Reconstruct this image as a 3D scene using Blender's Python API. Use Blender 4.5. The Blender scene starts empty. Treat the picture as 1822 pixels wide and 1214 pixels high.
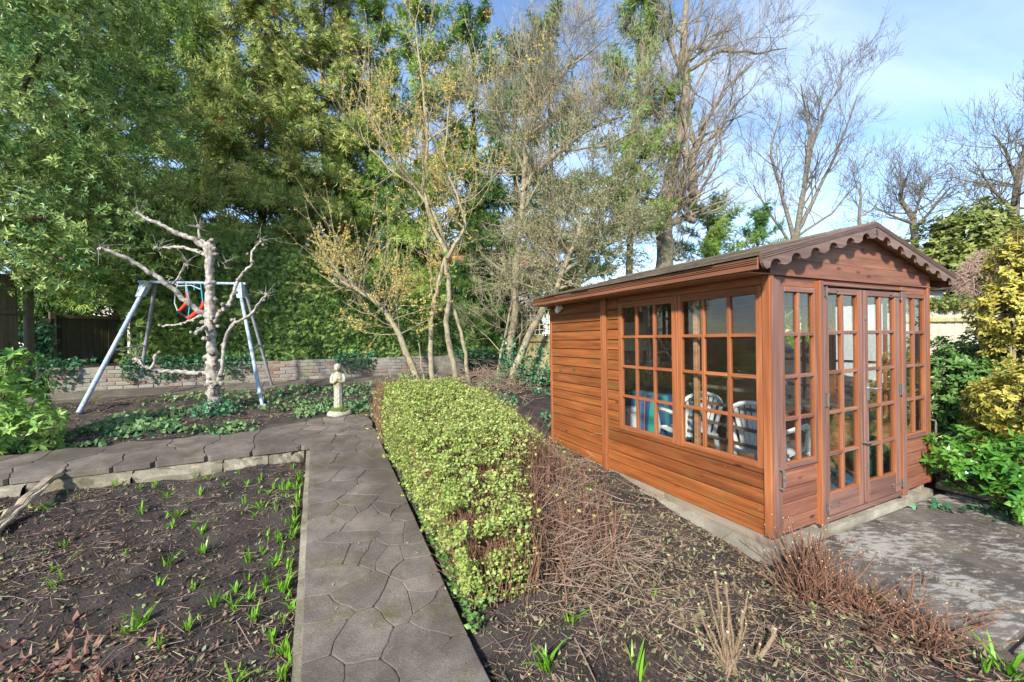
import bpy, math, random
import numpy as np
from mathutils import Vector, Matrix

random.seed(7)
RNG = np.random.default_rng(11)
SC = bpy.context.scene
COL = SC.collection

# ------------------------------------------------------------------ camera
HC = 1.64
FPX, ROLL, PITCH = 727.5, -0.01603, -0.00605          # focal length in photo pixels (1822 wide)
cam_d = bpy.data.cameras.new('camera')
cam_d.sensor_width = 36.0
cam_d.lens = 36.0 * FPX / 1822.0
cam_d.clip_start = 0.05
cam_d.clip_end = 1500.0
cam = bpy.data.objects.new('camera', cam_d)
cam.matrix_world = (Matrix.Translation((0, 0, HC)) @ Matrix.Rotation(math.pi / 2 + PITCH, 4, 'X')
                    @ Matrix.Rotation(ROLL, 4, 'Z'))
COL.objects.link(cam)
SC.camera = cam

# ------------------------------------------------------------------ sky, sun, exposure
SUN_DIR = Vector((-0.36, -0.93, 0.0)).normalized()
SUN_EL = math.radians(33)
to_sun = Vector((SUN_DIR.x * math.cos(SUN_EL), SUN_DIR.y * math.cos(SUN_EL), math.sin(SUN_EL)))
world = bpy.data.worlds.new('World')
SC.world = world
world.use_nodes = True
wn = world.node_tree
wn.nodes.clear()
w_out = wn.nodes.new('ShaderNodeOutputWorld')
w_bg = wn.nodes.new('ShaderNodeBackground')
w_sky = wn.nodes.new('ShaderNodeTexSky')
w_sky.sky_type = 'NISHITA'
w_sky.sun_disc = False
w_sky.sun_elevation = SUN_EL
w_sky.sun_rotation = math.atan2(to_sun.x, to_sun.y)
w_sky.air_density = 1.0
w_sky.dust_density = 0.0
w_sky.ozone_density = 3.0
# thin drifting cloud over the whole dome (direction projected on a flat layer)
w_tc = wn.nodes.new('ShaderNodeTexCoord')
w_sep = wn.nodes.new('ShaderNodeSeparateXYZ')
wn.links.new(w_tc.outputs['Generated'], w_sep.inputs[0])
def wmath(op, a, b):
    n = wn.nodes.new('ShaderNodeMath'); n.operation = op
    for i, q in enumerate((a, b)):
        if isinstance(q, (int, float)): n.inputs[i].default_value = q
        elif q is not None: wn.links.new(q, n.inputs[i])
    return n.outputs[0]
zz = wmath('ADD', wmath('MAXIMUM', w_sep.outputs[2], 0.0), 0.22)
w_cmb = wn.nodes.new('ShaderNodeCombineXYZ')
wn.links.new(wmath('DIVIDE', w_sep.outputs[0], zz), w_cmb.inputs[0])
wn.links.new(wmath('DIVIDE', w_sep.outputs[1], zz), w_cmb.inputs[1])
w_map = wn.nodes.new('ShaderNodeMapping')
w_map.inputs['Rotation'].default_value = (0, 0, math.radians(24))
w_map.inputs['Scale'].default_value = (0.55, 1.7, 1.0)
wn.links.new(w_cmb.outputs[0], w_map.inputs[0])
w_noise = wn.nodes.new('ShaderNodeTexNoise')
w_noise.inputs['Scale'].default_value = 1.1
w_noise.inputs['Detail'].default_value = 7
w_noise.inputs['Roughness'].default_value = 0.55
w_noise.inputs['Distortion'].default_value = 0.5
wn.links.new(w_map.outputs[0], w_noise.inputs['Vector'])
w_ramp = wn.nodes.new('ShaderNodeValToRGB')
w_ramp.color_ramp.elements[0].position = 0.43
w_ramp.color_ramp.elements[1].position = 0.68
w_ramp.color_ramp.elements[1].color = (0.75, 0.75, 0.75, 1)
wn.links.new(w_noise.outputs[0], w_ramp.inputs[0])
w_mix = wn.nodes.new('ShaderNodeMix'); w_mix.data_type = 'RGBA'
wn.links.new(w_ramp.outputs[0], w_mix.inputs[0])
wn.links.new(w_sky.outputs[0], w_mix.inputs[6])
w_mix.inputs[7].default_value = (3.5, 4.2, 5.2, 1)
wn.links.new(w_mix.outputs[2], w_bg.inputs[0])
w_bg.inputs[1].default_value = 0.13
wn.links.new(w_bg.outputs[0], w_out.inputs[0])

sun_d = bpy.data.lights.new('sun', 'SUN')
sun_d.energy = 3.9
sun_d.angle = math.radians(4)
sun_d.color = (1.0, 0.94, 0.86)
sun = bpy.data.objects.new('sun', sun_d)
sun.rotation_euler = to_sun.to_track_quat('Z', 'Y').to_euler()
sun.location = (-20, -15, 25)
COL.objects.link(sun)

vs = SC.view_settings
vs.view_transform = 'Standard'
vs.look = 'None'
vs.gamma = 1.0
vs.exposure = 1.27
vs.use_curve_mapping = False
SC.render.resolution_x = 1024
SC.render.resolution_y = 682

# ------------------------------------------------------------------ frames of reference
YAW = 0.4451                                   # the garden's axes: a = along r, t = along s
RV = np.array([math.cos(YAW), math.sin(YAW), 0.0])
SV = np.array([-math.sin(YAW), math.cos(YAW), 0.0])
CORNER = np.array([1.8874, 3.0053, 0.15])      # front-left corner of the summer house, under its boards
EYE = np.array([0, 0, HC])

def ray(px, py):
    u = px - 911; v = py - 607; cr, sr = math.cos(ROLL), math.sin(ROLL)
    uu = u * cr + v * sr; vv = -u * sr + v * cr
    d = (uu / FPX, 1.0, -vv / FPX); cp, sp = math.cos(PITCH), math.sin(PITCH)
    return np.array([d[0], cp * d[1] - sp * d[2], sp * d[1] + cp * d[2]])
def at(px, py, d):
    return EYE + ray(px, py) * d
def sstep(x, a, b):
    t = np.clip((x - a) / (b - a), 0, 1)
    return t * t * (3 - 2 * t)
def gz_at(a, t):                               # the lie of the land in garden axes
    k = 0.094 - 0.029 * sstep(a, 1.6, 3.2) * (1 - sstep(t, 5.0, 7.0))
    z = k * np.clip(t - 2.0, 0, 8.6)
    return z
def at2w(a, t):
    return np.stack([a * RV[0] + t * SV[0], a * RV[1] + t * SV[1]], -1)
def w2at(x, y):
    return RV[0] * x + RV[1] * y, SV[0] * x + SV[1] * y
_lat = np.random.default_rng(5).random((64, 64))
def vnoise(x, y):
    xi = np.floor(x).astype(int); yi = np.floor(y).astype(int); fx = x - xi; fy = y - yi
    fx = fx * fx * (3 - 2 * fx); fy = fy * fy * (3 - 2 * fy)
    g = lambda i, j: _lat[i % 64, j % 64]
    return (g(xi, yi) * (1 - fx) + g(xi + 1, yi) * fx) * (1 - fy) + (g(xi, yi + 1) * (1 - fx) + g(xi + 1, yi + 1) * fx) * fy - 0.5
def soil_at(a, t):                             # soil surface: land minus sunk bed, plus lumps
    a = np.asarray(a, float); t = np.asarray(t, float)
    z = gz_at(a, t)
    bed = sstep(-a, 0.06, 0.10) * (1 - sstep(t, 5.60, 5.66))
    z = z - 0.15 * bed + 0.05 * bed * sstep(t, 5.1, 5.55) * (0.6 + 1.4 * vnoise(a * 1.7, t * 0 + 2))
    z = z + 0.40 * sstep(t, 10.36, 10.46) * (1 - sstep(a, 4.5, 5.5))
    lump = 0.07 * vnoise(a * 2.1, t * 2.1) + 0.05 * vnoise(a * 7 + 9, t * 7) + 0.026 * vnoise(a * 19, t * 19 + 4)
    under = np.maximum.reduce([
        sstep(a, -0.2, -0.12) * (1 - sstep(a, 0.70, 0.76)) * (1 - sstep(t, 6.8, 7.0)),
        sstep(t, 5.5, 5.6) * (1 - sstep(t, 6.40, 6.46)) * (1 - sstep(a, 0.7, 0.8)),
        sstep(a, 3.0, 3.1) * (1 - sstep(t, 5.0, 5.1)) * (1 - sstep(a, 6.0, 6.3)),
        sstep(t, 9.45, 9.5) * (1 - sstep(t, 10.4, 10.5)) * (1 - sstep(a, 5, 6))])
    z = z + lump * (1 - under) - 0.07 * under
    heap = 0.07 * np.exp(-((a - 1.45) ** 2 + (t - 1.62) ** 2) / 0.012)      # little mole heap
    return z + heap
def G(a, t, z=None):
    w = at2w(np.float64(a), np.float64(t))
    return np.array([w[0], w[1], float(soil_at(a, t)) if z is None else z])
def gpx(px, py):                               # photo pixel -> point on the land
    d = ray(px, py)
    for q in np.arange(0.6, 40, 0.01):
        p = EYE + d * q
        a, t = w2at(p[0], p[1])
        if p[2] < gz_at(a, t): break
    return p

# ------------------------------------------------------------------ materials
def nmat(name):
    m = bpy.data.materials.new(name); m.use_nodes = True
    nt = m.node_tree
    b = nt.nodes['Principled BSDF']
    return m, nt, b
def lk(nt, a, b): nt.links.new(a, b)
def ramp(nt, fac, stops, interp='LINEAR'):
    n = nt.nodes.new('ShaderNodeValToRGB'); cr = n.color_ramp; cr.interpolation = interp
    while len(cr.elements) < len(stops): cr.elements.new(0.5)
    for e, (p, c) in zip(cr.elements, stops):
        e.position = p; e.color = (c[0], c[1], c[2], 1) if len(c) == 3 else c
    if fac is not None: lk(nt, fac, n.inputs[0])
    return n.outputs[0]
def coord(nt, kind='Object', scale=(1, 1, 1), rnd=0.0):
    tc = nt.nodes.new('ShaderNodeTexCoord'); mp = nt.nodes.new('ShaderNodeMapping')
    mp.inputs['Scale'].default_value = scale
    lk(nt, tc.outputs[kind], mp.inputs[0])
    if rnd:
        oi = nt.nodes.new('ShaderNodeObjectInfo'); mu = nt.nodes.new('ShaderNodeMath'); mu.operation = 'MULTIPLY'
        mu.inputs[1].default_value = rnd; lk(nt, oi.outputs['Random'], mu.inputs[0])
        lk(nt, mu.outputs[0], mp.inputs['Location'])
    return mp.outputs[0]
def geo_pos(nt, scale=(1, 1, 1)):
    g = nt.nodes.new('ShaderNodeNewGeometry'); mp = nt.nodes.new('ShaderNodeMapping')
    mp.inputs['Scale'].default_value = scale
    lk(nt, g.outputs['Position'], mp.inputs[0]); return mp.outputs[0]
def noise(nt, vec, scale, detail=4, rough=0.55, dist=0.0):
    n = nt.nodes.new('ShaderNodeTexNoise'); n.inputs['Scale'].default_value = scale
    n.inputs['Detail'].default_value = detail; n.inputs['Roughness'].default_value = rough
    n.inputs['Distortion'].default_value = dist
    if vec is not None: lk(nt, vec, n.inputs['Vector'])
    return n.outputs[0]
def vor(nt, vec, scale, feature='F1', out='Distance'):
    n = nt.nodes.new('ShaderNodeTexVoronoi'); n.feature = feature; n.inputs['Scale'].default_value = scale
    lk(nt, vec, n.inputs['Vector']); return n.outputs[out]
def mixc(nt, fac, a, b, mode='MIX'):
    n = nt.nodes.new('ShaderNodeMix'); n.data_type = 'RGBA'; n.blend_type = mode
    for i, q in ((0, fac), (6, a), (7, b)):
        if isinstance(q, (int, float)): n.inputs[i].default_value = q
        elif isinstance(q, tuple): n.inputs[i].default_value = (*q[:3], 1)
        else: lk(nt, q, n.inputs[i])
    return n.outputs[2]
def bump(nt, b, h, strength=0.5, dist=0.01):
    n = nt.nodes.new('ShaderNodeBump'); n.inputs['Strength'].default_value = strength
    n.inputs['Distance'].default_value = dist
    lk(nt, h, n.inputs['Height']); lk(nt, n.outputs[0], b.inputs['Normal'])
def mth(nt, op, a, b=0.0):
    n = nt.nodes.new('ShaderNodeMath'); n.operation = op
    for i, q in enumerate((a, b)):
        if isinstance(q, (int, float)): n.inputs[i].default_value = q
        else: lk(nt, q, n.inputs[i])
    return n.outputs[0]

def wood(name, dark, mid, light, axis=0, rough=0.6, knots=True, moss=0.0):
    m, nt, b = nmat(name)
    sc = [26, 26, 26]; sc[axis] = 1.3
    v = coord(nt, 'Object', tuple(sc), 37.0)
    g1 = noise(nt, v, 1.0, 6, 0.6, 0.6)
    sc2 = [5, 5, 5]; sc2[axis] = 0.9
    g2 = noise(nt, coord(nt, 'Object', tuple(sc2), 19.0), 1.2, 3, 0.5)
    c = ramp(nt, g1, [(0.30, dark), (0.5, mid), (0.72, light)])
    c = mixc(nt, mth(nt, 'MULTIPLY', ramp(nt, g2, [(0.35, (1, 1, 1)), (0.62, (0, 0, 0))]), 0.55), c, dark)
    oi = nt.nodes.new('ShaderNodeObjectInfo')
    c = mixc(nt, 0.16, c, ramp(nt, oi.outputs['Random'], [(0, dark), (0.5, mid), (1, light)]))
    if knots:
        sk = [7, 7, 7]; sk[axis] = 2.6
        kn = vor(nt, coord(nt, 'Object', tuple(sk), 53.0), 1.0)
        c = mixc(nt, ramp(nt, kn, [(0.05, (0.8, 0.8, 0.8)), (0.13, (0, 0, 0))]), c, tuple(x * 0.25 for x in dark))
        sp = noise(nt, geo_pos(nt), 55, 2, 0.5)
        c = mixc(nt, ramp(nt, sp, [(0.72, (0, 0, 0)), (0.80, (0.5, 0.5, 0.5))]), c, (0.55, 0.42, 0.30))
    if moss:
        mo = noise(nt, geo_pos(nt), 6, 5, 0.65)
        c = mixc(nt, ramp(nt, mo, [(0.5, (0, 0, 0)), (0.66, (moss, moss, moss))]), c, (0.10, 0.12, 0.03))
    lk(nt, c, b.inputs['Base Color'])
    b.inputs['Roughness'].default_value = rough
    b.inputs['Specular IOR Level'].default_value = 0.3
    bump(nt, b, g1, 0.35, 0.004)
    return m

def leafmat(name, cols, transl=0.3, rough=0.42, edge=None, spec=0.35, sat=None):
    spec = spec * 0.5
    m, nt, b = nmat(name)
    g = nt.nodes.new('ShaderNodeNewGeometry')
    n = len(cols)
    c = ramp(nt, g.outputs['Random Per Island'], [(i / max(1, n - 1), q) for i, q in enumerate(cols)])
    big = noise(nt, geo_pos(nt), 1.6, 2, 0.5)
    c = mixc(nt, ramp(nt, big, [(0.35, (0.0, 0.0, 0.0)), (0.7, (0.55, 0.55, 0.55))]), c, cols[-1])
    if edge:
        at_ = nt.nodes.new('ShaderNodeAttribute'); at_.attribute_name = 'edge'
        f = ramp(nt, mth(nt, 'ADD', at_.outputs['Fac'], mth(nt, 'MULTIPLY', g.outputs['Random Per Island'], 0.45)), [(0.34, (0, 0, 0)), (0.52, (1, 1, 1))])
        c = mixc(nt, f, c, edge)
    lk(nt, c, b.inputs['Base Color'])
    b.inputs['Roughness'].default_value = rough
    b.inputs['Specular IOR Level'].default_value = spec
    if transl:
        tr = nt.nodes.new('ShaderNodeBsdfTranslucent'); lk(nt, c, tr.inputs['Color'])
        mx = nt.nodes.new('ShaderNodeMixShader'); mx.inputs[0].default_value = transl
        lk(nt, b.outputs[0], mx.inputs[1]); lk(nt, tr.outputs[0], mx.inputs[2])
        lk(nt, mx.outputs[0], nt.nodes['Material Output'].inputs['Surface'])
    return m

def bark(name, a, c, lich=None, scale=18, rough=0.85):
    m, nt, b = nmat(name)
    v = geo_pos(nt, (1, 1, 0.35))
    g1 = noise(nt, v, scale, 5, 0.65, 0.4)
    col = ramp(nt, g1, [(0.3, a), (0.7, c)])
    if lich:
        l = noise(nt, geo_pos(nt), scale * 0.55, 4, 0.6)
        col = mixc(nt, ramp(nt, l, [(0.46, (0, 0, 0)), (0.6, (0.85, 0.85, 0.85))]), col, lich)
    lk(nt, col, b.inputs['Base Color']); b.inputs['Roughness'].default_value = rough
    b.inputs['Specular IOR Level'].default_value = 0.2
    bump(nt, b, g1, 0.7, 0.012)
    return m

def plain(name, col, rough=0.5, metal=0.0, vary=0.12, scale=12, bmp=0.0, spec=0.4):
    m, nt, b = nmat(name)
    v = noise(nt, geo_pos(nt), scale, 4, 0.6)
    c = ramp(nt, v, [(0.3, tuple(x * (1 - vary) for x in col)), (0.7, tuple(min(1, x * (1 + vary)) for x in col))])
    lk(nt, c, b.inputs['Base Color']); b.inputs['Roughness'].default_value = rough
    b.inputs['Metallic'].default_value = metal; b.inputs['Specular IOR Level'].default_value = spec
    if bmp: bump(nt, b, v, bmp, 0.006)
    return m

def paving(name, a, c, moss=0.5, lichen=0.0):
    m, nt, b = nmat(name)
    gp_ = geo_pos(nt)
    g1 = noise(nt, gp_, 90, 5, 0.7); g2 = noise(nt, gp_, 5, 4, 0.6)
    col = ramp(nt, g1, [(0.3, a), (0.7, c)])
    oi = nt.nodes.new('ShaderNodeObjectInfo')
    col = mixc(nt, 0.30, col, ramp(nt, oi.outputs['Random'], [(0, tuple(x * 0.72 for x in a)), (0.5, tuple((x + y) / 2 for x, y in zip(a, c))), (1, tuple(min(1, x * 1.2) for x in c))]), 'MIX')
    col = mixc(nt, ramp(nt, g2, [(0.35, (0.45, 0.45, 0.45)), (0.62, (0, 0, 0))]), col, tuple(x * 0.5 for x in a))
    sp = noise(nt, gp_, 160, 2, 0.5)
    col = mixc(nt, ramp(nt, sp, [(0.64, (0, 0, 0)), (0.72, (0.5, 0.5, 0.5))]), col, (0.36, 0.34, 0.30))
    mo = noise(nt, gp_, 2.6, 7, 0.78, 0.4)
    col = mixc(nt, ramp(nt, mo, [(0.52, (0, 0, 0)), (0.66, (moss, moss, moss))]), col, (0.085, 0.080, 0.022))
    dk = noise(nt, gp_, 1.1, 5, 0.65, 0.5)
    col = mixc(nt, ramp(nt, dk, [(0.42, (0.55, 0.55, 0.55)), (0.58, (0, 0, 0))]), col, tuple(x * 0.45 for x in a))
    if lichen:
        l = noise(nt, geo_pos(nt, (6.0, 15.0, 6.0)), 1.6, 8, 0.78); l2 = noise(nt, gp_, 1.3, 3, 0.5)
        col = mixc(nt, ramp(nt, mth(nt, 'ADD', l, mth(nt, 'MULTIPLY', mth(nt, 'SUBTRACT', l2, 0.5), 0.6)), [(0.50, (0, 0, 0)), (0.60, (lichen, lichen, lichen))]), col, (0.40, 0.38, 0.335))
    lk(nt, col, b.inputs['Base Color']); b.inputs['Roughness'].default_value = 0.85
    b.inputs['Specular IOR Level'].default_value = 0.25
    bump(nt, b, mth(nt, 'ADD', g1, mth(nt, 'MULTIPLY', g2, 1.5)), 0.6, 0.008)
    return m

M = {}
def soil_mat():
    m, nt, b = nmat('soil')
    p = geo_pos(nt)
    g1 = noise(nt, p, 45, 8, 0.75); g2 = noise(nt, p, 3.0, 4, 0.6); g3 = noise(nt, p, 160, 3, 0.6)
    c = ramp(nt, g1, [(0.32, (0.020, 0.017, 0.017)), (0.55, (0.058, 0.048, 0.044)), (0.75, (0.12, 0.100, 0.090))])
    c = mixc(nt, ramp(nt, g2, [(0.42, (0, 0, 0)), (0.66, (0.6, 0.6, 0.6))]), c, (0.13, 0.105, 0.088))
    c = mixc(nt, ramp(nt, g3, [(0.66, (0, 0, 0)), (0.74, (0.7, 0.7, 0.7))]), c, (0.22, 0.17, 0.13))
    lk(nt, c, b.inputs['Base Color']); b.inputs['Roughness'].default_value = 0.95
    b.inputs['Specular IOR Level'].default_value = 0.1
    bump(nt, b, mth(nt, 'ADD', g1, mth(nt, 'MULTIPLY', g3, 0.4)), 1.0, 0.03)
    return m
M['soil'] = soil_mat()
ORG = ((0.095, 0.028, 0.010), (0.255, 0.076, 0.019), (0.375, 0.128, 0.035))
BRN = ((0.105, 0.042, 0.026), (0.235, 0.092, 0.055), (0.35, 0.155, 0.098))
RED = ((0.16, 0.047, 0.017), (0.29, 0.096, 0.033), (0.39, 0.150, 0.056))
M['board_side'] = wood('board_side', *ORG, axis=1, moss=0.25)
M['board_front'] = wood('board_front', *BRN, axis=0, moss=0.15)
M['frame_v'] = wood('frame_v', *RED, axis=2, knots=False)
M['frame_y'] = wood('frame_y', *RED, axis=1, knots=False)
M['frame_x'] = wood('frame_x', *RED, axis=0, knots=False)
WEA = ((0.10, 0.050, 0.038), (0.21, 0.108, 0.082), (0.31, 0.178, 0.138))
M['door_v'] = wood('door_v', *WEA, axis=2, knots=False)
M['door_x'] = wood('door_x', *WEA, axis=0, knots=False)
M['barge'] = wood('barge', (0.10, 0.060, 0.045), (0.17, 0.105, 0.080), (0.25, 0.165, 0.13), axis=0, knots=False)
M['lining'] = wood('lining', (0.22, 0.10, 0.045), (0.36, 0.175, 0.085), (0.48, 0.26, 0.14), axis=1)
M['fascia'] = wood('fascia', (0.11, 0.042, 0.022), (0.20, 0.078, 0.038), (0.29, 0.125, 0.066), axis=1, knots=False)
M['bearer'] = wood('bearer', (0.16, 0.12, 0.085), (0.26, 0.20, 0.15), (0.36, 0.30, 0.23), axis=1, moss=0.4)
M['felt'] = paving('felt', (0.10, 0.078, 0.058), (0.24, 0.19, 0.14), moss=0.5)
M['path'] = paving('path', (0.105, 0.086, 0.070), (0.22, 0.182, 0.152), moss=0.75)
M['mortar'] = paving('mortar', (0.065, 0.056, 0.043), (0.135, 0.115, 0.088), moss=0.9)
M['patio'] = paving('patio', (0.075, 0.062, 0.050), (0.19, 0.162, 0.135), moss=0.8, lichen=0.65)
M['edging'] = paving('edging', (0.15, 0.13, 0.085), (0.38, 0.34, 0.25), moss=0.75)
M['plinth'] = paving('plinth', (0.26, 0.235, 0.18), (0.46, 0.42, 0.33), moss=0.35)
def glass_mat():
    m, nt, b = nmat('glass')
    nt.nodes.remove(b)
    tr = nt.nodes.new('ShaderNodeBsdfTransparent'); tr.inputs[0].default_value = (0.93, 0.95, 0.94, 1)
    gl = nt.nodes.new('ShaderNodeBsdfGlossy'); gl.inputs['Roughness'].default_value = 0.012
    fr = nt.nodes.new('ShaderNodeFresnel'); gb_ = nt.nodes.new('ShaderNodeNewGeometry')   # same reflectance on both faces of the pane
    lk(nt, mth(nt, 'SUBTRACT', 1.52, mth(nt, 'MULTIPLY', gb_.outputs['Backfacing'], 1.52 - 1 / 1.52)), fr.inputs[0])
    df = nt.nodes.new('ShaderNodeBsdfDiffuse'); df.inputs[0].default_value = (0.6, 0.57, 0.5, 1)
    sp = noise(nt, geo_pos(nt), 120, 2, 0.5)
    dust = ramp(nt, sp, [(0.70, (0.003, 0.003, 0.003)), (0.80, (0.16, 0.16, 0.16))])
    mx = nt.nodes.new('ShaderNodeMixShader'); lk(nt, mth(nt, 'MULTIPLY', fr.outputs[0], 1.0), mx.inputs[0])
    lk(nt, tr.outputs[0], mx.inputs[1]); lk(nt, gl.outputs[0], mx.inputs[2])
    m2 = nt.nodes.new('ShaderNodeMixShader'); lk(nt, dust, m2.inputs[0])
    lk(nt, mx.outputs[0], m2.inputs[1]); lk(nt, df.outputs[0], m2.inputs[2])
    lk(nt, m2.outputs[0], nt.nodes['Material Output'].inputs['Surface'])
    return m
M['glass'] = glass_mat()
M['iron'] = plain('iron', (0.17, 0.15, 0.13), 0.6, 0.4, 0.4, 60, 0.3)
M['black_metal'] = plain('black_metal', (0.02, 0.02, 0.022), 0.45, 0.3)
M['white_plastic'] = plain('white_plastic', (0.80, 0.80, 0.79), 0.35, 0, 0.04)
M['grey_wood'] = wood('grey_wood', (0.07, 0.055, 0.042), (0.13, 0.105, 0.082), (0.20, 0.165, 0.13), axis=1, knots=False)
M['swing_paint'] = plain('swing_paint', (0.30, 0.36, 0.44), 0.5, 0.0, 0.3, 22, 0.15)
M['swing_grey'] = plain('swing_grey', (0.21, 0.215, 0.23), 0.55, 0.1, 0.35, 22, 0.15)
M['red_plastic'] = plain('red_plastic', (0.62, 0.045, 0.03), 0.35)
M['blue_rope'] = plain('blue_rope', (0.05, 0.30, 0.46), 0.8)
M['pale_rope'] = plain('pale_rope', (0.36, 0.46, 0.42), 0.8)

# ------------------------------------------------------------------ mesh collecting
class MB:
    def __init__(s): s.v = []; s.f = []; s.n = 0; s.at = []
    def add(s, V, F, edge=None):
        V = np.asarray(V, float).reshape(-1, 3); F = np.asarray(F, int)
        s.v.append(V); s.f.append(F + s.n); s.n += len(V)
        s.at.append(np.zeros(len(V)) if edge is None else edge)
    def box(s, lo, hi):
        x0, y0, z0 = lo; x1, y1, z1 = hi
        V = [(x0, y0, z0), (x1, y0, z0), (x1, y1, z0), (x0, y1, z0), (x0, y0, z1), (x1, y0, z1), (x1, y1, z1), (x0, y1, z1)]
        s.add(V, [(0, 3, 2, 1), (4, 5, 6, 7), (0, 1, 5, 4), (1, 2, 6, 5), (2, 3, 7, 6), (3, 0, 4, 7)])
    def beam(s, p0, p1, w, h, up=(0, 0, 1)):
        p0 = np.asarray(p0, float); p1 = np.asarray(p1, float); d = p1 - p0; d /= np.linalg.norm(d)
        sd = np.cross(d, up); sd /= np.linalg.norm(sd); u = np.cross(sd, d)
        V = [p + a * sd * w / 2 + b_ * u * h / 2 for p in (p0, p1) for a, b_ in ((-1, -1), (1, -1), (1, 1), (-1, 1))]
        s.add(V, [(0, 1, 2, 3), (7, 6, 5, 4), (0, 4, 5, 1), (1, 5, 6, 2), (2, 6, 7, 3), (3, 7, 4, 0)])
    def prism(s, poly, z0, z1, swap=None):
        poly = np.asarray(poly, float); n = len(poly)
        V = np.vstack([np.c_[poly, np.full(n, z0)], np.c_[poly, np.full(n, z1)]])
        if swap is not None: V = V[:, swap]
        s.add(V, [(i, (i + 1) % n, n + (i + 1) % n, n + i) for i in range(n)])
        c0 = poly.mean(0); VV = np.vstack([V, [np.r_[c0, z0][swap] if swap is not None else np.r_[c0, z0]], [np.r_[c0, z1][swap] if swap is not None else np.r_[c0, z1]]])
        s.add(VV, [((i + 1) % n, i, 2 * n) for i in range(n)] + [(n + i, n + (i + 1) % n, 2 * n + 1) for i in range(n)])
    def tube(s, pts, rad, n=8, cap=True, bumps=0.0, seed=0):
        pts = np.asarray(pts, float); k = len(pts)
        rad = np.full(k, float(rad)) if np.isscalar(rad) else np.asarray(rad, float)
        T = np.gradient(pts, axis=0); T /= np.linalg.norm(T, axis=1)[:, None] + 1e-12
        nrm = np.cross(T[0], (0.3, 0.9, 0.2)); nrm /= np.linalg.norm(nrm)
        ang = np.arange(n) * 2 * math.pi / n; rows = []
        rg = np.random.default_rng(seed)
        for i in range(k):
            nrm = nrm - T[i] * (nrm @ T[i]); nrm /= np.linalg.norm(nrm) + 1e-12
            bi = np.cross(T[i], nrm)
            rr = rad[i] * (1 + (bumps * rg.normal(0, 1, n) if bumps else 0))
            rows.append(pts[i] + (np.cos(ang) * rr)[:, None] * nrm + (np.sin(ang) * rr)[:, None] * bi)
        V = np.vstack(rows)
        i, j = np.meshgrid(np.arange(k - 1), np.arange(n), indexing='ij'); j2 = (j + 1) % n
        F = np.stack([i * n + j, i * n + j2, (i + 1) * n + j2, (i + 1) * n + j], -1).reshape(-1, 4)
        s.add(V, F)
        if cap:
            for ring, c, fl in ((rows[0], pts[0], 1), (rows[-1], pts[-1], 0)):
                VV = np.vstack([ring, [c]])
                s.add(VV, [((a + 1) % n, a, n) if fl else (a, (a + 1) % n, n) for a in range(n)])
    def sticks(s, P0, P1, r0, r1, n=3):
        P0 = np.asarray(P0, float); P1 = np.asarray(P1, float); N = len(P0)
        if N == 0: return
        r0 = np.broadcast_to(np.asarray(r0, float), (N,)); r1 = np.broadcast_to(np.asarray(r1, float), (N,))
        d = P1 - P0; d = d / (np.linalg.norm(d, axis=1)[:, None] + 1e-12)
        ref = np.where(np.abs(d[:, 2:3]) > 0.9, np.array([[1., 0, 0]]), np.array([[0, 0, 1.]]))
        u = np.cross(d, ref); u /= np.linalg.norm(u, axis=1)[:, None]; w = np.cross(d, u)
        ang = np.arange(n) * 2 * math.pi / n
        off = np.cos(ang)[None, :, None] * u[:, None] + np.sin(ang)[None, :, None] * w[:, None]
        V = np.concatenate([P0[:, None] + off * r0[:, None, None], P1[:, None] + off * r1[:, None, None]], 1)
        j = np.arange(n); F0 = np.stack([j, (j + 1) % n, n + (j + 1) % n, n + j], -1)
        F = (F0[None] + (np.arange(N) * 2 * n)[:, None, None]).reshape(-1, 4)
        s.add(V.reshape(-1, 3), F)
    def scatter(s, temps, P, D, scale, rollr=None, updir=None):
        """place copies of template (V,F,edge) with local +Z along D"""
        P = np.asarray(P, float); D = np.asarray(D, float); N = len(P)
        if N == 0: return
        D = D / (np.linalg.norm(D, axis=1)[:, None] + 1e-12)
        scale = np.broadcast_to(np.asarray(scale, float), (N,))
        ref = np.where(np.abs(D[:, 2:3]) > 0.95, np.array([[1., 0, 0]]), np.array([[0, 0, 1.]]))
        X = np.cross(ref, D); X /= np.linalg.norm(X, axis=1)[:, None]; Y = np.cross(D, X)
        th = RNG.random(N) * 2 * math.pi if rollr is None else RNG.normal(0, rollr, N)
        c, sn = np.cos(th)[:, None], np.sin(th)[:, None]
        X, Y = c * X + sn * Y, -sn * X + c * Y
        which = RNG.integers(0, len(temps), N)
        for k, (V, F, E) in enumerate(temps):
            ix = np.where(which == k)[0]
            if len(ix) == 0: continue
            VV = (V[None, :, 0:1] * X[ix][:, None] + V[None, :, 1:2] * Y[ix][:, None] + V[None, :, 2:3] * D[ix][:, None]) * scale[ix][:, None, None] + P[ix][:, None]
            FF = (F[None] + (np.arange(len(ix)) * len(V))[:, None, None]).reshape(-1, F.shape[1])
            s.add(VV.reshape(-1, 3), FF, np.tile(E, len(ix)))
    def mesh(s, name, mat, origin=(0, 0, 0), smooth=False, edge=False, rot=0.0):
        V = np.vstack(s.v) - np.asarray(origin, float)
        if rot:
            c, sn = math.cos(-rot), math.sin(-rot)
            V = np.c_[V[:, 0] * c - V[:, 1] * sn, V[:, 0] * sn + V[:, 1] * c, V[:, 2]]
        me = bpy.data.meshes.new(name)
        loops = np.concatenate([f.ravel() for f in s.f]); tot = np.concatenate([np.full(len(f), f.shape[1]) for f in s.f])
        start = np.concatenate([[0], np.cumsum(tot)[:-1]])
        me.vertices.add(len(V)); me.vertices.foreach_set('co', V.astype(np.float32).ravel())
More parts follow.
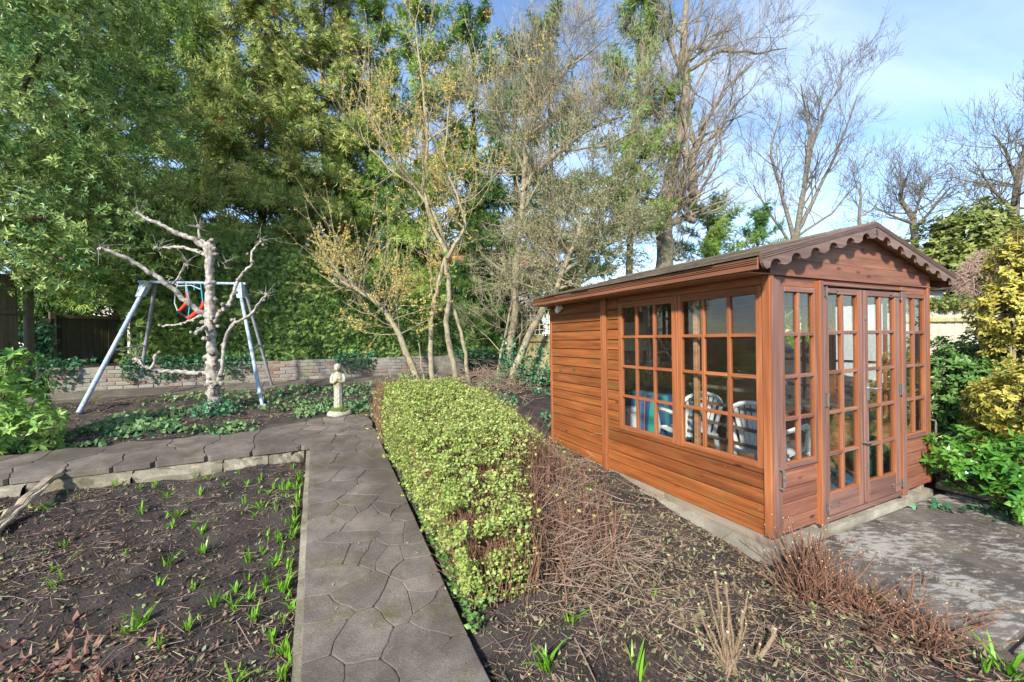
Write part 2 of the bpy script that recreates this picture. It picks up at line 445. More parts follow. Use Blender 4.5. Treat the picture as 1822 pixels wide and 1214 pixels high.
        me.loops.add(len(loops)); me.loops.foreach_set('vertex_index', loops.astype(np.int32))
        me.polygons.add(len(tot)); me.polygons.foreach_set('loop_start', start.astype(np.int32))
        me.update(calc_edges=True)
        me.polygons.foreach_set('use_smooth', np.full(len(tot), bool(smooth)))
        if edge:
            a = me.attributes.new('edge', 'FLOAT', 'POINT'); a.data.foreach_set('value', np.concatenate(s.at).astype(np.float32))
        if isinstance(mat, (list, tuple)):
            for q in mat: me.materials.append(q)
        elif mat: me.materials.append(mat)
        return me
    def build(s, name, mat, parent=None, origin=(0, 0, 0), smooth=False, edge=False, rot=0.0):
        return link(name, s.mesh(name, mat, origin, smooth, edge, rot), parent)

def link(name, me, parent=None, loc=None, rot=None):
    o = bpy.data.objects.new(name, me); COL.objects.link(o)
    if parent is not None: o.parent = parent
    if loc is not None: o.location = loc
    if rot is not None: o.rotation_euler = rot
    return o
def tag(o, label=None, cat=None, group=None, kind=None):
    if label: o['label'] = label
    if cat: o['category'] = cat
    if group: o['group'] = group
    if kind: o['kind'] = kind
    return o
def thing(name, label, cat, loc=(0, 0, 0), rotz=0.0, group=None):
    o = bpy.data.objects.new(name, None); COL.objects.link(o)
    o.empty_display_size = 0.2
    o.location = loc; o.rotation_euler = (0, 0, rotz)
    return tag(o, label, cat, group)

def bevel_box(name, sx, sy, sz, mats, bev=0.004, front=None, key={}):
    """box centred on its origin with chamfered edges; mats[1] goes on faces towards `front`"""
    k = (round(sx, 4), round(sy, 4), round(sz, 4), tuple(m.name for m in mats), bev, front)
    if k in key: return key[k]
    import bmesh
    bm = bmesh.new(); bmesh.ops.create_cube(bm, size=1.0)
    bmesh.ops.scale(bm, vec=(sx, sy, sz), verts=bm.verts)
    if bev: bmesh.ops.bevel(bm, geom=bm.edges[:], offset=min(bev, 0.3 * min(sx, sy, sz)), segments=1, affect='EDGES', profile=0.5)
    me = bpy.data.meshes.new(name)
    for q in mats: me.materials.append(q)
    if front is not None:
        bm.normal_update()
        for f in bm.faces:
            if f.normal.dot(Vector(front)) > 0.9: f.material_index = 1
    bm.to_mesh(me); bm.free()
    key[k] = me
    return me
def bar(name, lo, hi, mats, parent, bev=0.004, front=None):
    if not isinstance(mats, (list, tuple)): mats = [mats]
    sz = [hi[i] - lo[i] for i in range(3)]; c = [(hi[i] + lo[i]) / 2 for i in range(3)]
    return link(name, bevel_box(name, *sz, mats, bev, front), parent, c)

# ------------------------------------------------------------------ leaf templates
def leaf(L, W, fold=0.25, curl=0.15, twist=0.0):
    V = np.array([(0, 0, 0), (-W / 2, L * 0.45, fold * W / 2), (W / 2, L * 0.45, fold * W / 2), (0, L * 0.5, 0), (0, L, -curl * L)])
    F = np.array([(0, 2, 3), (0, 3, 1), (3, 2, 4), (1, 3, 4)])
    return V, F, np.array([0.0, 1, 1, 0, 0.6])
def leaf_up(L, W, tilt=0.6, **k):
    """leaf growing along +Z (for scatter), face to the side"""
    V, F, E = leaf(L, W, **k)
    return V[:, [0, 2, 1]] * np.array([1, -1, 1]), F, E
def join_t(parts):
    vs_, fs, es, n = [], [], [], 0
    for V, F, E in parts:
        vs_.append(V); fs.append(F + n); es.append(E); n += len(V)
    return np.vstack(vs_), np.vstack(fs), np.concatenate(es)
def rot_to(V, d, roll=0.0):
    d = np.asarray(d, float); d = d / np.linalg.norm(d)
    ref = np.array([0, 0, 1.]) if abs(d[2]) < 0.95 else np.array([1., 0, 0])
    x = np.cross(ref, d); x /= np.linalg.norm(x); y = np.cross(d, x)
    c, sn = math.cos(roll), math.sin(roll); x, y = c * x + sn * y, -sn * x + c * y
    return V[:, 0:1] * x + V[:, 1:2] * y + V[:, 2:3] * d
def rosette(nl, L, W, spread, rg, up0=0.0, h=0.0, lite=False):
    out = []
    for i in range(nl):
        az = i * 2.4 + rg.normal(0, 0.25); el = spread + rg.normal(0, 0.25)
        d = np.array([math.cos(az) * math.cos(el), math.sin(az) * math.cos(el), math.sin(el)])
        V, F, E = leaf_up(L * rg.uniform(0.7, 1.1), W * rg.uniform(0.8, 1.1), fold=rg.uniform(0.1, 0.4), curl=rg.uniform(0.0, 0.25))
        if lite: V, F, E = quadleaf(L * rg.uniform(0.7, 1.1), W * rg.uniform(0.8, 1.1)); V = V + np.c_[np.zeros((4, 1)), [[0], [-0.004], [0.02 * rg.uniform(0, 1)], [-0.004]], np.zeros((4, 1))]
        # leaf faces up: roll so the blade normal has the largest up share
        out.append((rot_to(V, d, math.pi if True else 0) + np.array([0, 0, h * i / nl]), F, E))
    return join_t(out)
def quadleaf(L, W):
    V = np.array([(0, 0, 0), (W / 2, 0, L * 0.5), (0, 0, L), (-W / 2, 0, L * 0.5)])
    return V, np.array([(0, 1, 2), (0, 2, 3)]), np.array([0., 1, 0, 1])
def spray(L, rg, pairs=4, wid=0.11):
    """flat conifer spray along +Z in XZ plane"""
    out = [quadleaf(L, L * wid * 0.7)]
    for i in range(pairs):
        h = L * (0.12 + 0.62 * i / pairs); l = L * (0.50 - 0.30 * i / pairs) * rg.uniform(0.8, 1.15)
        for sg in (-1, 1):
            V, F, E = np.array([(-l * 0.12, 0, 0), (l * 0.13, 0, l * 0.18), (0, 0, l)]), np.array([(0, 1, 2)]), np.zeros(3)
            a = sg * (0.75 + rg.normal(0, 0.12)); c, sn = math.cos(a), math.sin(a)
            V = np.c_[V[:, 0] * c + V[:, 2] * sn, V[:, 1] + rg.normal(0, 0.02) * L + abs(sg) * -0.05 * V[:, 2], -V[:, 0] * sn + V[:, 2] * c]
            out.append((V + np.array([0, 0, h]), F, E))
    return join_t(out)
def plume(rg, ns=15, pairs=3, arch=0.35):
    out = []
    for i in range(ns):
        h = (i + 0.5) / ns; az = i * 2.4 + rg.normal(0, 0.3)
        el = 0.35 + 0.75 * h + rg.normal(0, 0.12)
        d = np.array([math.cos(az) * math.cos(el), math.sin(az) * math.cos(el), math.sin(el)])
        L = (0.62 - 0.30 * h) * rg.uniform(0.8, 1.15)
        V, F, E = spray(L, rg, pairs)
        V = V.copy(); V[:, 1] -= 0.25 * V[:, 2] ** 2 / L
        out.append((rot_to(V, d, rg.uniform(-0.6, 0.6)) + np.array([0, 0, 0.78 * h]), F, E))
    return join_t(out)

# =================================================================== GROUND
def axis_vec(lo, hi, step, far, grow=1.35):
    core = np.arange(lo, hi + step / 2, step); out = [core]
    a = []; x, d = lo, step
    while x > -far: d *= grow; x -= d; a.append(x)
    b = []; x, d = hi, step
    while x < far: d *= grow; x += d; b.append(x)
    return np.concatenate([np.array(a[::-1]), core, np.array(b)])
av = axis_vec(-6.0, 6.0, 0.055, 420); tv = axis_vec(0.6, 10.8, 0.055, 420)
A, T = np.meshgrid(av, tv, indexing='ij'); na, ntt = A.shape
Wp = at2w(A, T); Z = soil_at(A, T)
gm = MB(); ii, jj = np.meshgrid(np.arange(na - 1), np.arange(ntt - 1), indexing='ij')
F = np.stack([ii * ntt + jj, (ii + 1) * ntt + jj, (ii + 1) * ntt + jj + 1, ii * ntt + jj + 1], -1).reshape(-1, 4)
gm.add(np.c_[Wp.reshape(-1, 2), Z.ravel()], F)
tag(gm.build('ground', M['soil'], smooth=True), kind='structure')

# ------------------------------------------------------------------ paving
def clip_poly(poly, p, n):
    out = []
    for i in range(len(poly)):
        a, b = poly[i], poly[(i + 1) % len(poly)]; da, db = (a - p) @ n, (b - p) @ n
        if da <= 0: out.append(a)
        if (da < 0) != (db < 0) and abs(da - db) > 1e-12: out.append(a + (b - a) * da / (da - db))
    return out
def voronoi(poly, seeds):
    cells = []
    for i, s_ in enumerate(seeds):
        c = [np.array(q, float) for q in poly]
        for j, q in enumerate(seeds):
            if i == j: continue
            dlt = q - s_
            if dlt @ dlt > 9: continue
            c = clip_poly(c, (s_ + q) / 2, dlt)
            if len(c) < 3: break
        if len(c) >= 3: cells.append(np.array(c))
    return cells
def seeds_in(poly, n, stretch=1.0, relax=2, sd=3):
    rg = np.random.default_rng(sd); poly = np.array(poly, float); lo, hi = poly.min(0), poly.max(0)
    pts = []
    def inside(p):
        return all((poly[(i + 1) % len(poly)] - poly[i])[0] * (p - poly[i])[1] - (poly[(i + 1) % len(poly)] - poly[i])[1] * (p - poly[i])[0] >= 0 for i in range(len(poly)))
    while len(pts) < n:
        p = lo + rg.random(2) * (hi - lo)
        if inside(p): pts.append(p)
    pts = np.array(pts)
    for _ in range(relax):
        cs = voronoi(poly, pts)
        if len(cs) == len(pts): pts = 0.45 * pts + 0.55 * np.array([c.mean(0) for c in cs])
    return pts
def offset_in(c, g):
    """inset a convex cell by g"""
    cen = c.mean(0); out = [np.array(q) for q in c]; n = len(c)
    for i in range(n):
        a, b = c[i], c[(i + 1) % n]; e = b - a; L = np.linalg.norm(e)
        if L < 1e-4: continue
        nn = np.array([e[1], -e[0]]) / L
        if nn @ (cen - a) > 0: nn = -nn
        out = clip_poly(out, a - nn * g, nn)
        if len(out) < 3: return None
    return np.array(out)
def chaikin(c, w=0.16):
    out = []
    for i in range(len(c)):
        a, b = c[i], c[(i + 1) % len(c)]
        out += [a + (b - a) * w, b - (b - a) * w]
    return np.array(out)
def stone(c, zf, lift, thick, parent, mat, name='paving_stone', g=0.006, rnd=0.12, rg=random, warp=None):
    c = offset_in(c, g)
    if c is None or len(c) < 3: return
    c2 = chaikin(c, rnd) if rnd else c
    if warp:
        sub = []
        for i in range(len(c2)):
            p, q = c2[i], c2[(i + 1) % len(c2)]; m_ = max(1, int(np.linalg.norm(q - p) / 0.05))
            sub += [p + (q - p) * k_ / m_ for k_ in range(m_)]
        c2 = np.array(sub); m_ = np.clip(np.minimum(c2[:, 0] - PA0, PA1 - c2[:, 0]) / 0.12, 0, 1) if warp == 1 else np.clip((c2[:, 1] - 5.60) / 0.15, 0, 1)
        c2 = c2 + np.c_[vnoise(c2[:, 0] * 4.3, c2[:, 1] * 4.3) * 0.13 + vnoise(c2[:, 0] * 11, c2[:, 1] * 11) * 0.035, vnoise(c2[:, 0] * 4.3 + 30, c2[:, 1] * 4.3) * 0.13 + vnoise(c2[:, 0] * 11 + 9, c2[:, 1] * 11) * 0.035] * m_[:, None]
    cen = c2.mean(0); inn = cen + (c2 - cen) * (1 - 0.006 / max(0.05, np.linalg.norm(c2 - cen, axis=1).mean()))
    n = len(c2); tilt = np.array([rg.uniform(-0.006, 0.006), rg.uniform(-0.006, 0.006)]); up = rg.uniform(-0.002, 0.004)
    def zz(p): return zf(p[:, 0], p[:, 1]) + lift + (p - cen) @ tilt + up
    w2, wi = at2w(c2[:, 0], c2[:, 1]), at2w(inn[:, 0], inn[:, 1])
    V = np.vstack([np.c_[w2, zz(c2) - thick], np.c_[w2, zz(c2) - 0.003], np.c_[wi, zz(inn)], np.r_[wi.mean(0), zz(cen[None])[0]][None]])
    mb = MB(); k = np.arange(n); k2 = (k + 1) % n
    mb.add(V, np.vstack([np.stack([k, k2, n + k2, n + k], -1), np.stack([n + k, n + k2, 2 * n + k2, 2 * n + k], -1)]))
    mb.add(V, np.stack([2 * n + k, 2 * n + k2, np.full(n, 3 * n)], -1))
    return mb.build(name, mat, parent)
def strip_base(name, polys, lift, depth, mat):
    mb = MB()
    for poly in polys:
        poly = np.array(poly, float); a0, t0 = poly.min(0); a1, t1 = poly.max(0)
        na_, nt_ = max(2, int((a1 - a0) / 0.4)), max(2, int((t1 - t0) / 0.1))
        a, t = np.meshgrid(np.linspace(a0, a1, na_ + 1), np.linspace(t0, t1, nt_ + 1), indexing='ij')
        top = np.c_[at2w(a, t).reshape(-1, 2), (gz_at(a, t) + lift).ravel()]
        i, j = np.meshgrid(np.arange(na_), np.arange(nt_), indexing='ij'); q = nt_ + 1
        mb.add(top, np.stack([i * q + j, (i + 1) * q + j, (i + 1) * q + j + 1, i * q + j + 1], -1).reshape(-1, 4))
        rim = np.concatenate([np.stack([np.linspace(poly[k], poly[(k + 1) % len(poly)], 24)], 0)[0] for k in range(len(poly))])
        w = at2w(rim[:, 0], rim[:, 1]); z = gz_at(rim[:, 0], rim[:, 1]) + lift
        n = len(rim); k = np.arange(n - 1)
        mb.add(np.vstack([np.c_[w, z], np.c_[w, z - depth]]), np.stack([k, k + n, k + n + 1, k + 1], -1))
    return tag(mb.build(name, mat), kind='structure')

# main crazy-paved path, its junction in front of the statue, and the path to the left
PA0, PA1 = -0.10, 0.71
main_poly = [(PA0, 0.6), (PA1, 0.6), (PA1, 5.58), (PA0, 5.58)]
path = strip_base('garden_path', [[(PA0 + .02, 0.6), (PA1 - .02, 0.6), (PA1 - .02, 5.6), (PA0 + .02, 5.6)],
                                  [(-0.66, 5.62), (0.70, 5.62), (0.70, 6.75), (-0.66, 6.75)]], 0.024, 0.2, M['mortar'])
path['label'] = 'narrow crazy-paved path running up to the statue between soil bed and hedge'
for c in voronoi(main_poly, seeds_in(main_poly, 62, sd=4, relax=1)): stone(c, gz_at, 0.034, 0.05, path, M['path'], g=0.0014, rnd=0.05, warp=1)
junc = [(-0.70, 5.58), (PA1, 5.58), (PA1, 6.86), (0.12, 6.90), (-0.35, 6.72), (-0.70, 6.46)]
for c in voronoi(junc, seeds_in(junc, 20, sd=9, relax=1)): stone(c, gz_at, 0.034, 0.05, path, M['path'], g=0.004, rnd=0.07, warp=2)
lpath = strip_base('side_path', [[(-8.5, 5.64), (-0.70, 5.64), (-0.70, 6.42), (-8.5, 6.42)]], 0.018, 0.1, M['mortar'])
lpath['label'] = 'slab path crossing to the left behind the sunken soil bed'
lp = [(-8.5, 5.60), (-0.70, 5.60), (-0.70, 6.46), (-8.5, 6.46)]
for c in voronoi(lp, seeds_in(lp, 26, sd=14, relax=4)): stone(c, gz_at, 0.034, 0.055, lpath, M['path'], g=0.004, rnd=0.06, warp=2)
# rubble edging below the side path and along the main path's left side
rg = random.Random(5)
a = -8.4
while a < -0.2:
    w = rg.uniform(0.35, 0.8); w = min(w, -0.16 - a)
    if w < 0.1: break
    tf = 5.56 + rg.uniform(-0.03, 0.02)
    mb = MB(); n = 9; rr = np.random.default_rng(int(a * 100) + 2000)
    xs = np.linspace(a + 0.004, a + w - 0.004, n); rowsV = []
    for hz, off in ((-0.030, 0.02), (-0.055, -0.01 + rg.uniform(-.02, .02)), (-0.10, -0.035), (-0.24, -0.05)):
        w_ = at2w(xs, np.full(n, tf) + off + rr.normal(0, 0.016, n)); rowsV.append(np.c_[w_, gz_at(xs, np.full(n, tf)) + hz + rr.normal(0, 0.004, n)])
    w_ = at2w(xs, np.full(n, 5.72)); rowsV = [np.c_[w_, gz_at(xs, np.full(n, 5.72)) - 0.026]] + rowsV
    i_, j_ = np.meshgrid(np.arange(4), np.arange(n - 1), indexing='ij')
    mb.add(np.vstack(rowsV), np.stack([i_ * n + j_, (i_ + 1) * n + j_, (i_ + 1) * n + j_ + 1, i_ * n + j_ + 1], -1).reshape(-1, 4))
    mb.build('edging_stone', M['edging'], lpath)
    a += w
t = 0.7
while t < 5.5:
    h = min(rg.uniform(0.5, 0.9), 5.5 - t)
    poly = [(-0.135 - rg.uniform(0, 0.012), t), (-0.085, t), (-0.085, t + h), (-0.135 - rg.uniform(0, 0.012), t + h)]
    stone(np.array(poly), gz_at, 0.004, 0.22, path, M['edging'], 'edging_stone', g=0.003, rnd=0.05)
    t += h
# path along the foot of the brick wall
bpath = strip_base('wall_path', [[(-9.0, 9.5), (4.5, 9.5), (4.5, 10.25), (-9.0, 10.25)]], 0.015, 0.1, M['mortar'])
bpath['label'] = 'grey slab path along the foot of the brick wall'
a = -8.9
while a < 4.3:
    w = rg.uniform(0.6, 1.0)
    stone(np.array([(a, 9.52), (a + w, 9.52), (a + w, 10.16), (a, 10.16)]), gz_at, 0.03, 0.05, bpath, M['path'], g=0.006, rnd=0.03); a += w

# patio in front of the summer house: level slabs with lichen
flat = lambda a, t: np.full(np.shape(a), 0.0)
patio = tag(MB.build.__get__((lambda m: (m.add(np.c_[at2w(np.array([3.07, 6.6, 6.6, 3.07]), np.array([-1.2, -1.2, 1.88, 1.88])), np.full(4, 0.006)], [(0, 1, 2, 3)]),
      m.add(np.vstack([np.c_[at2w(np.array([3.07, 3.07]), np.array([-1.2, 1.88])), [0.006, 0.006]], np.c_[at2w(np.array([3.07, 3.07]), np.array([-1.2, 1.88])), [-0.2, -0.2]]]), [(0, 1, 3, 2)]), m)[-1])(MB()))('patio', M['mortar']), kind='structure')
patio['label'] = 'lichen-spotted slab patio in front of the glazed doors'
rows = [(3.08, 3.62), (3.62, 4.28), (4.28, 4.92), (4.92, 5.60), (5.60, 6.5)]
for i, (a0, a1) in enumerate(rows):
    t = 1.86
    while t > -1.0:
        h = rg.uniform(0.55, 1.1)
        stone(np.array([(a0, t - h), (a1, t - h), (a1, t), (a0, t)]), flat, 0.035 + rg.uniform(-0.007, 0.007), 0.05, patio, M['patio'], 'paving_slab', g=0.019, rnd=0.06)
        t -= h

# =================================================================== SUMMER HOUSE
L_, W_, H_ = 3.063, 2.46, 1.924
SH = thing('summer_house', 'orange-brown timber summer house with glazed double doors and scalloped gable', 'summer house', CORNER, YAW)
S = lambda name, lo, hi, mats, parent=SH, bev=0.004, front=None: bar(name, lo, hi, mats, parent, bev, front)
# concrete base and bearers
plm = MB(); plm.box((-0.075, -0.03, -0.22), (W_ + 0.05, L_ + 0.05, -0.075))
plm.build('concrete_base', M['plinth'], SH)
for y0 in np.arange(0.0, 3.0, 1.02):
    S('bearer', (-0.012, y0 + 0.002, -0.075), (0.05, y0 + 1.016, -0.008), M['bearer'])
for x in (0.12, 0.62, 1.1, 1.55, 2.1, 2.4):
    S('bearer_block', (x - 0.035, 0.012, -0.075), (x + 0.035, 0.10, -0.006), M['bearer'])
S('floor', (0.03, 0.03, -0.006), (W_ - 0.03, L_ - 0.03, 0.02), M['lining'])
# shiplap board profile, length along local axis
def shiplap(L, h, axis, mat, key={}):
    k = (round(L, 3), round(h, 3), axis, mat.name)
    if k in key: return key[k]
    t = 0.019                                    # proud direction: -X for side (axis y), -Y for front (axis x)
    prof = [(0, 0), (-t + 0.001, 0.0005), (-t, 0.003), (-t * 0.82, h - 0.017), (-t * 0.22, h - 0.010), (-t * 0.12, h - 0.0015), (0, h - 0.0015)]
    n = len(prof); V = []
    for e in (-L / 2, L / 2):
        for p, z in prof: V.append((p, e, z) if axis == 1 else (e, p, z))
    mb = MB(); V = np.array(V)
    k_ = np.arange(n); F = np.stack([k_, (k_ + 1) % n, n + (k_ + 1) % n, n + k_], -1)
    mb.add(V, F if axis == 1 else F[:, ::-1])
    mb.add(V, [tuple(range(n))]); mb.add(V, [tuple(range(2 * n - 1, n - 1, -1))])
    me = mb.mesh('board', mat); key[k] = me
    return me
PITCHB = 0.1125
def lining(name, rects, plane, x0, x1):
    mb = MB()
    for (u0, u1, z0, z1) in rects:
        mb.box((x0, u0, z0), (x1, u1, z1)) if plane == 'x' else mb.box((u0, x0, z0), (u1, x1, z1))
    return mb.build(name, M['lining'], SH)
side = lining('side_wall', [(0.03, 1.80, 0, 0.50), (0.03, 1.80, 1.84, 1.92), (1.62, 1.80, 0.50, 1.84), (0.03, 0.06, .50, 1.84), (.80, .86, .50, 1.84), (1.80, L_ - 0.01, 0, 1.92)], 'x', 0.0, 0.03)
for k in range(17):
    z = k * PITCHB
    h = min(PITCHB, 1.925 - z)
    if h < 0.03: continue
    link('board', shiplap(L_ - 1.925, h, 1, M['board_side']), side, (0, (L_ + 1.925) / 2, z))
    if k < 4: link('board', shiplap(1.83 - 0.03, h, 1, M['board_side']), side, (0, (1.83 + 0.03) / 2, z))
    elif z < 1.86: link('board', shiplap(1.83 - 1.645, h, 1, M['board_side']), side, (0, (1.83 + 1.645) / 2, z))
S('board', (-0.016, 0.03, 0.4505), (0, 1.644, 0.486), M['board_side'], side)
S('header', (-0.014, 0.03, 1.862), (0, 1.644, 1.93), M['frame_y'], side)
S('cover_strip', (-0.045, 1.831, -0.03), (0.0, 1.922, 1.93), M['frame_v'])
S('corner_post', (-0.034, -0.030, 0.0), (0.026, 0.028, 1.925), M['frame_v'], bev=0.003)
S('corner_strip', (-0.012, -0.036, 0.002), (0.085, -0.031, 1.90), M['door_v'], bev=0.001)
S('corner_post', (-0.025, L_ - 0.02, 0.0), (0.04, L_ + 0.03, 1.925), M['frame_v'])
S('corner_post', (W_ - 0.03, L_ - 0.02, 0.0), (W_ + 0.03, L_ + 0.03, 1.925), M['frame_v'])
S('corner_post', (W_ - 0.026, -0.030, 0.0), (W_ + 0.022, 0.03, 1.925), M['frame_v'])
for x0, x1 in ((-0.016, 0.05), (W_ - 0.05, W_ + 0.016)): S('wall_plate', (x0, -0.02, 1.931), (x1, L_ + 0.02, 2.045), M['lining'])
# back wall and far side wall
backw = lining('back_wall', [(0.03, W_ - 0.03, 0, 1.92)], 'y', L_ - 0.02, L_)
for k in range(15): S('cladding_board', (0.04 + k * 0.158, L_ - 0.032, 0.03), (0.04 + k * 0.158 + 0.15, L_ - 0.021, 1.92), M['lining'], backw)
far = lining('far_side_wall', [(0.03, 1.80, 0, 0.50), (0.03, 1.80, 1.84, 1.92), (1.62, 1.80, 0.50, 1.84), (.80, .86, .50, 1.84), (1.80, L_ - 0.03, 0, 1.92)], 'x', W_ - 0.03, W_)
for k in range(17):
    if k * PITCHB + PITCHB < 1.925:
        S('board', (W_, 1.82, k * PITCHB), (W_ + 0.017, L_ - 0.02, k * PITCHB + PITCHB - 0.003), M['board_side'], far)
        if k < 4: S('board', (W_, 0.03, k * PITCHB), (W_ + 0.017, 1.818, k * PITCHB + PITCHB - 0.003), M['board_side'], far)
for k in range(4): S('inner_post', (0.031, [0.66, 1.72, 2.3, 2.9][k], 0.03), (0.075, [0.70, 1.765, 2.345, 2.945][k], 1.90), M['lining'])

def glazed(name, plane, off, u0, u1, z0, z1, gl, ucuts, zcuts, mf, mb_, depth=0.04, mv=None, label=None, mw=0.030):
    """framed glazing in plane x=off (plane 'x') or y=off: outer u0..u1, glass gl=(u0,u1,z0,z1), bars at ucuts/zcuts"""
    g0, g1, h0, h1 = gl
    def P(u, d, z): return (off + d, u, z) if plane == 'x' else (u, off + d, z)
    fr = MB(); fd = -0.022
    root = None
    for i, (a, b, c, d) in enumerate([(u0, g0, z0, z1), (g1, u1, z0, z1), (g0, g1, z0, h0), (g0, g1, h1, z1)]):
        lo, hi = P(a, fd, c), P(b, depth - 0.022, d)
        m2 = (mf if i < 2 else mb_)
        if root is None:
            c_ = [(lo[k] + hi[k]) / 2 for k in range(3)]
            root = link(name, bevel_box(name, *[hi[k] - lo[k] for k in range(3)], m2, 0.004, (0, -1, 0) if plane == 'y' else None), SH, c_)
            if label: root['label'] = label
            base = np.array(c_)
        else:
            l2 = tuple(np.array(lo) - base); h2 = tuple(np.array(hi) - base)
            bar(('stile' if i == 1 else 'rail'), l2, h2, m2, root, 0.004, (0, -1, 0) if plane == 'y' else None)
    def sub(nm, lo, hi, mats, bev=0.003):
        return bar(nm, tuple(np.array(lo) - base), tuple(np.array(hi) - base), mats, root, bev, (0, -1, 0) if plane == 'y' else None)
    for u in ucuts: sub('glazing_bar', P(u - mw / 2, -0.016, h0), P(u + mw / 2, 0.014, h1), mf)
    us = [g0] + list(ucuts) + [g1]; zs = [h0] + list(zcuts) + [h1]
    for z in zcuts:
        for i in range(len(us) - 1):
            sub('glazing_bar', P(us[i] + (mw / 2 if i else 0), -0.018, z - 0.014), P(us[i + 1] - (mw / 2 if i < len(us) - 2 else 0), 0.014, z + 0.014), mb_)
    for i in range(len(us) - 1):
        for j in range(len(zs) - 1):
            pn = sub('pane', P(us[i] + (mw / 2 if i else 0), 0.001, zs[j] + (0.014 if j else 0)), P(us[i + 1] - (mw / 2 if i < len(us) - 2 else 0), 0.004, zs[j + 1] - (0.014 if j < len(zs) - 2 else 0)), [M['glass']], 0)
    return root, base
FV, FY, FX = [M['frame_v']], [M['frame_y']], [M['frame_x']]
DV, DX = [M['frame_v'], M['door_v']], [M['frame_x'], M['door_x']]
zc = (0.853, 1.170, 1.487)
glazed('window', 'x', 0, 0.828, 1.640, 0.486, 1.858, (0.896, 1.587, 0.532, 1.796), (1.120, 1.368), zc, FV, FY)
glazed('window', 'x', 0, 0.036, 0.822, 0.486, 1.858, (0.087, 0.779, 0.532, 1.796), (0.315, 0.558), zc, FV, FY)
glazed('window', 'x', W_ - 0.005, 0.828, 1.640, 0.486, 1.858, (0.896, 1.587, 0.532, 1.796), (1.120, 1.368), zc, FV, FY)
glazed('window', 'x', W_ - 0.005, 0.036, 0.822, 0.486, 1.858, (0.087, 0.779, 0.532, 1.796), (0.315, 0.558), zc, FV, FY)
glazed('window', 'y', -0.012, 0.088, 0.553, 0.480, 1.846, (0.136, 0.513, 0.527, 1.806), (0.322,), zc, DV, DX)
glazed('window', 'y', -0.012, 1.938, 2.425, 0.480, 1.846, (1.960, 2.360, 0.527, 1.812), (2.155,), zc, DV, DX)
zd = (0.520, 0.853, 1.175, 1.497)
d1, b1 = glazed('door', 'y', -0.02, 0.628, 1.210, 0.030, 1.858, (0.695, 1.128, 0.212, 1.806), (0.905,), zd, DV, DX, mw=0.036)
d2, b2 = glazed('door', 'y', -0.02, 1.216, 1.848, 0.030, 1.858, (1.290, 1.752, 0.212, 1.806), (1.515,), zd, DV, DX, mw=0.036)
# front wall infill
front = lining('front_wall', [(0.03, 0.60, 0, 0.48), (1.90, W_ - 0.03, 0, 0.48), (0.03, W_ - 0.03, 1.87, 1.925), (0.03, 0.088, 0.48, 1.87), (2.42, W_ - 0.03, 0.48, 1.87)], 'y', 0.0, 0.028)
for k in range(4):
    z = k * PITCHB
    link('board', shiplap(0.555 - 0.03, PITCHB, 0, M['board_front']), front, ((0.555 + 0.03) / 2, 0, z))
    link('board', shiplap(W_ - 0.03 - 1.935, PITCHB, 0, M['board_front']), front, ((W_ - 0.03 + 1.935) / 2, 0, z))
S('board', (0.03, -0.012, 0.4505), (0.555, 0, 0.479), M['board_front'], front)
S('board', (1.935, -0.012, 0.4505), (W_ - 0.03, 0, 0.479), M['board_front'], front)
S('header', (0.03, -0.010, 1.850), (0.555, 0, 1.922), M['board_front'], front)
S('header', (1.935, -0.010, 1.850), (W_ - 0.03, 0, 1.922), M['board_front'], front)
S('header', (0.61, -0.010, 1.866), (1.852, 0, 1.922), M['board_front'], front)
S('door_post', (0.557, -0.055, -0.02), (0.607, 0.03, 1.905), DV, front=(0, -1, 0))
S('door_post', (1.856, -0.055, -0.02), (1.928, 0.03, 1.905), DV, front=(0, -1, 0))
S('door_sill', (0.61, -0.05, -0.012), (1.853, 0.03, 0.024), M['door_x'])
S('weather_bar', (0.60, -0.062, 1.868), (1.935, -0.011, 1.884), M['door_x'])
S('centre_bead', (1.190, -0.058, 0.05), (1.222, -0.0425, 1.85), M['door_v'])
# gable boards clipped to the roof slope
RISE, EAVE_X, Z_E, Z_R = 0.0, 0.274, 2.020, 2.385
slope = (Z_R - Z_E) / (W_ / 2 + EAVE_X)
def roof_under(x): return Z_R - 0.045 - slope * abs(x - W_ / 2)
gz0 = [1.9255, 2.055, 2.185, 2.33]
for i in range(3):
    z0, z1 = gz0[i], gz0[i + 1] - 0.003
    xs0 = W_ / 2 - (Z_R - 0.045 - z0) / slope; xs1 = W_ / 2 - (Z_R - 0.045 - z1) / slope
    xl0 = max(-0.02, xs0); xl1 = max(-0.02, xs1)
    poly = [(xl0, z0), (W_ - xl0, z0), (W_ - xl1, z1)]
    if xs1 > -0.02 and xs0 < -0.02: poly = [(-0.02, z0), (W_ + .02, z0), (W_ + .02, roof_under(-0.02)), (W_ - xl1, z1), (xl1, z1), (-0.02, roof_under(-0.02))]
    else: poly.append((xl1, z1))
    mb = MB(); mb.prism(poly[::-1], -0.030 + 0.003 * i, 0.0, swap=[0, 2, 1]); mb.build('gable_board', M['board_front'], SH)
mb = MB(); mb.prism([(0.0, 1.92), (W_, 1.92), (W_, roof_under(W_)), (W_ / 2, Z_R - 0.045), (0.0, roof_under(0.0))], L_ - 0.02, L_ + 0.0, swap=[0, 2, 1]); mb.build('back_gable', M['lining'], SH)
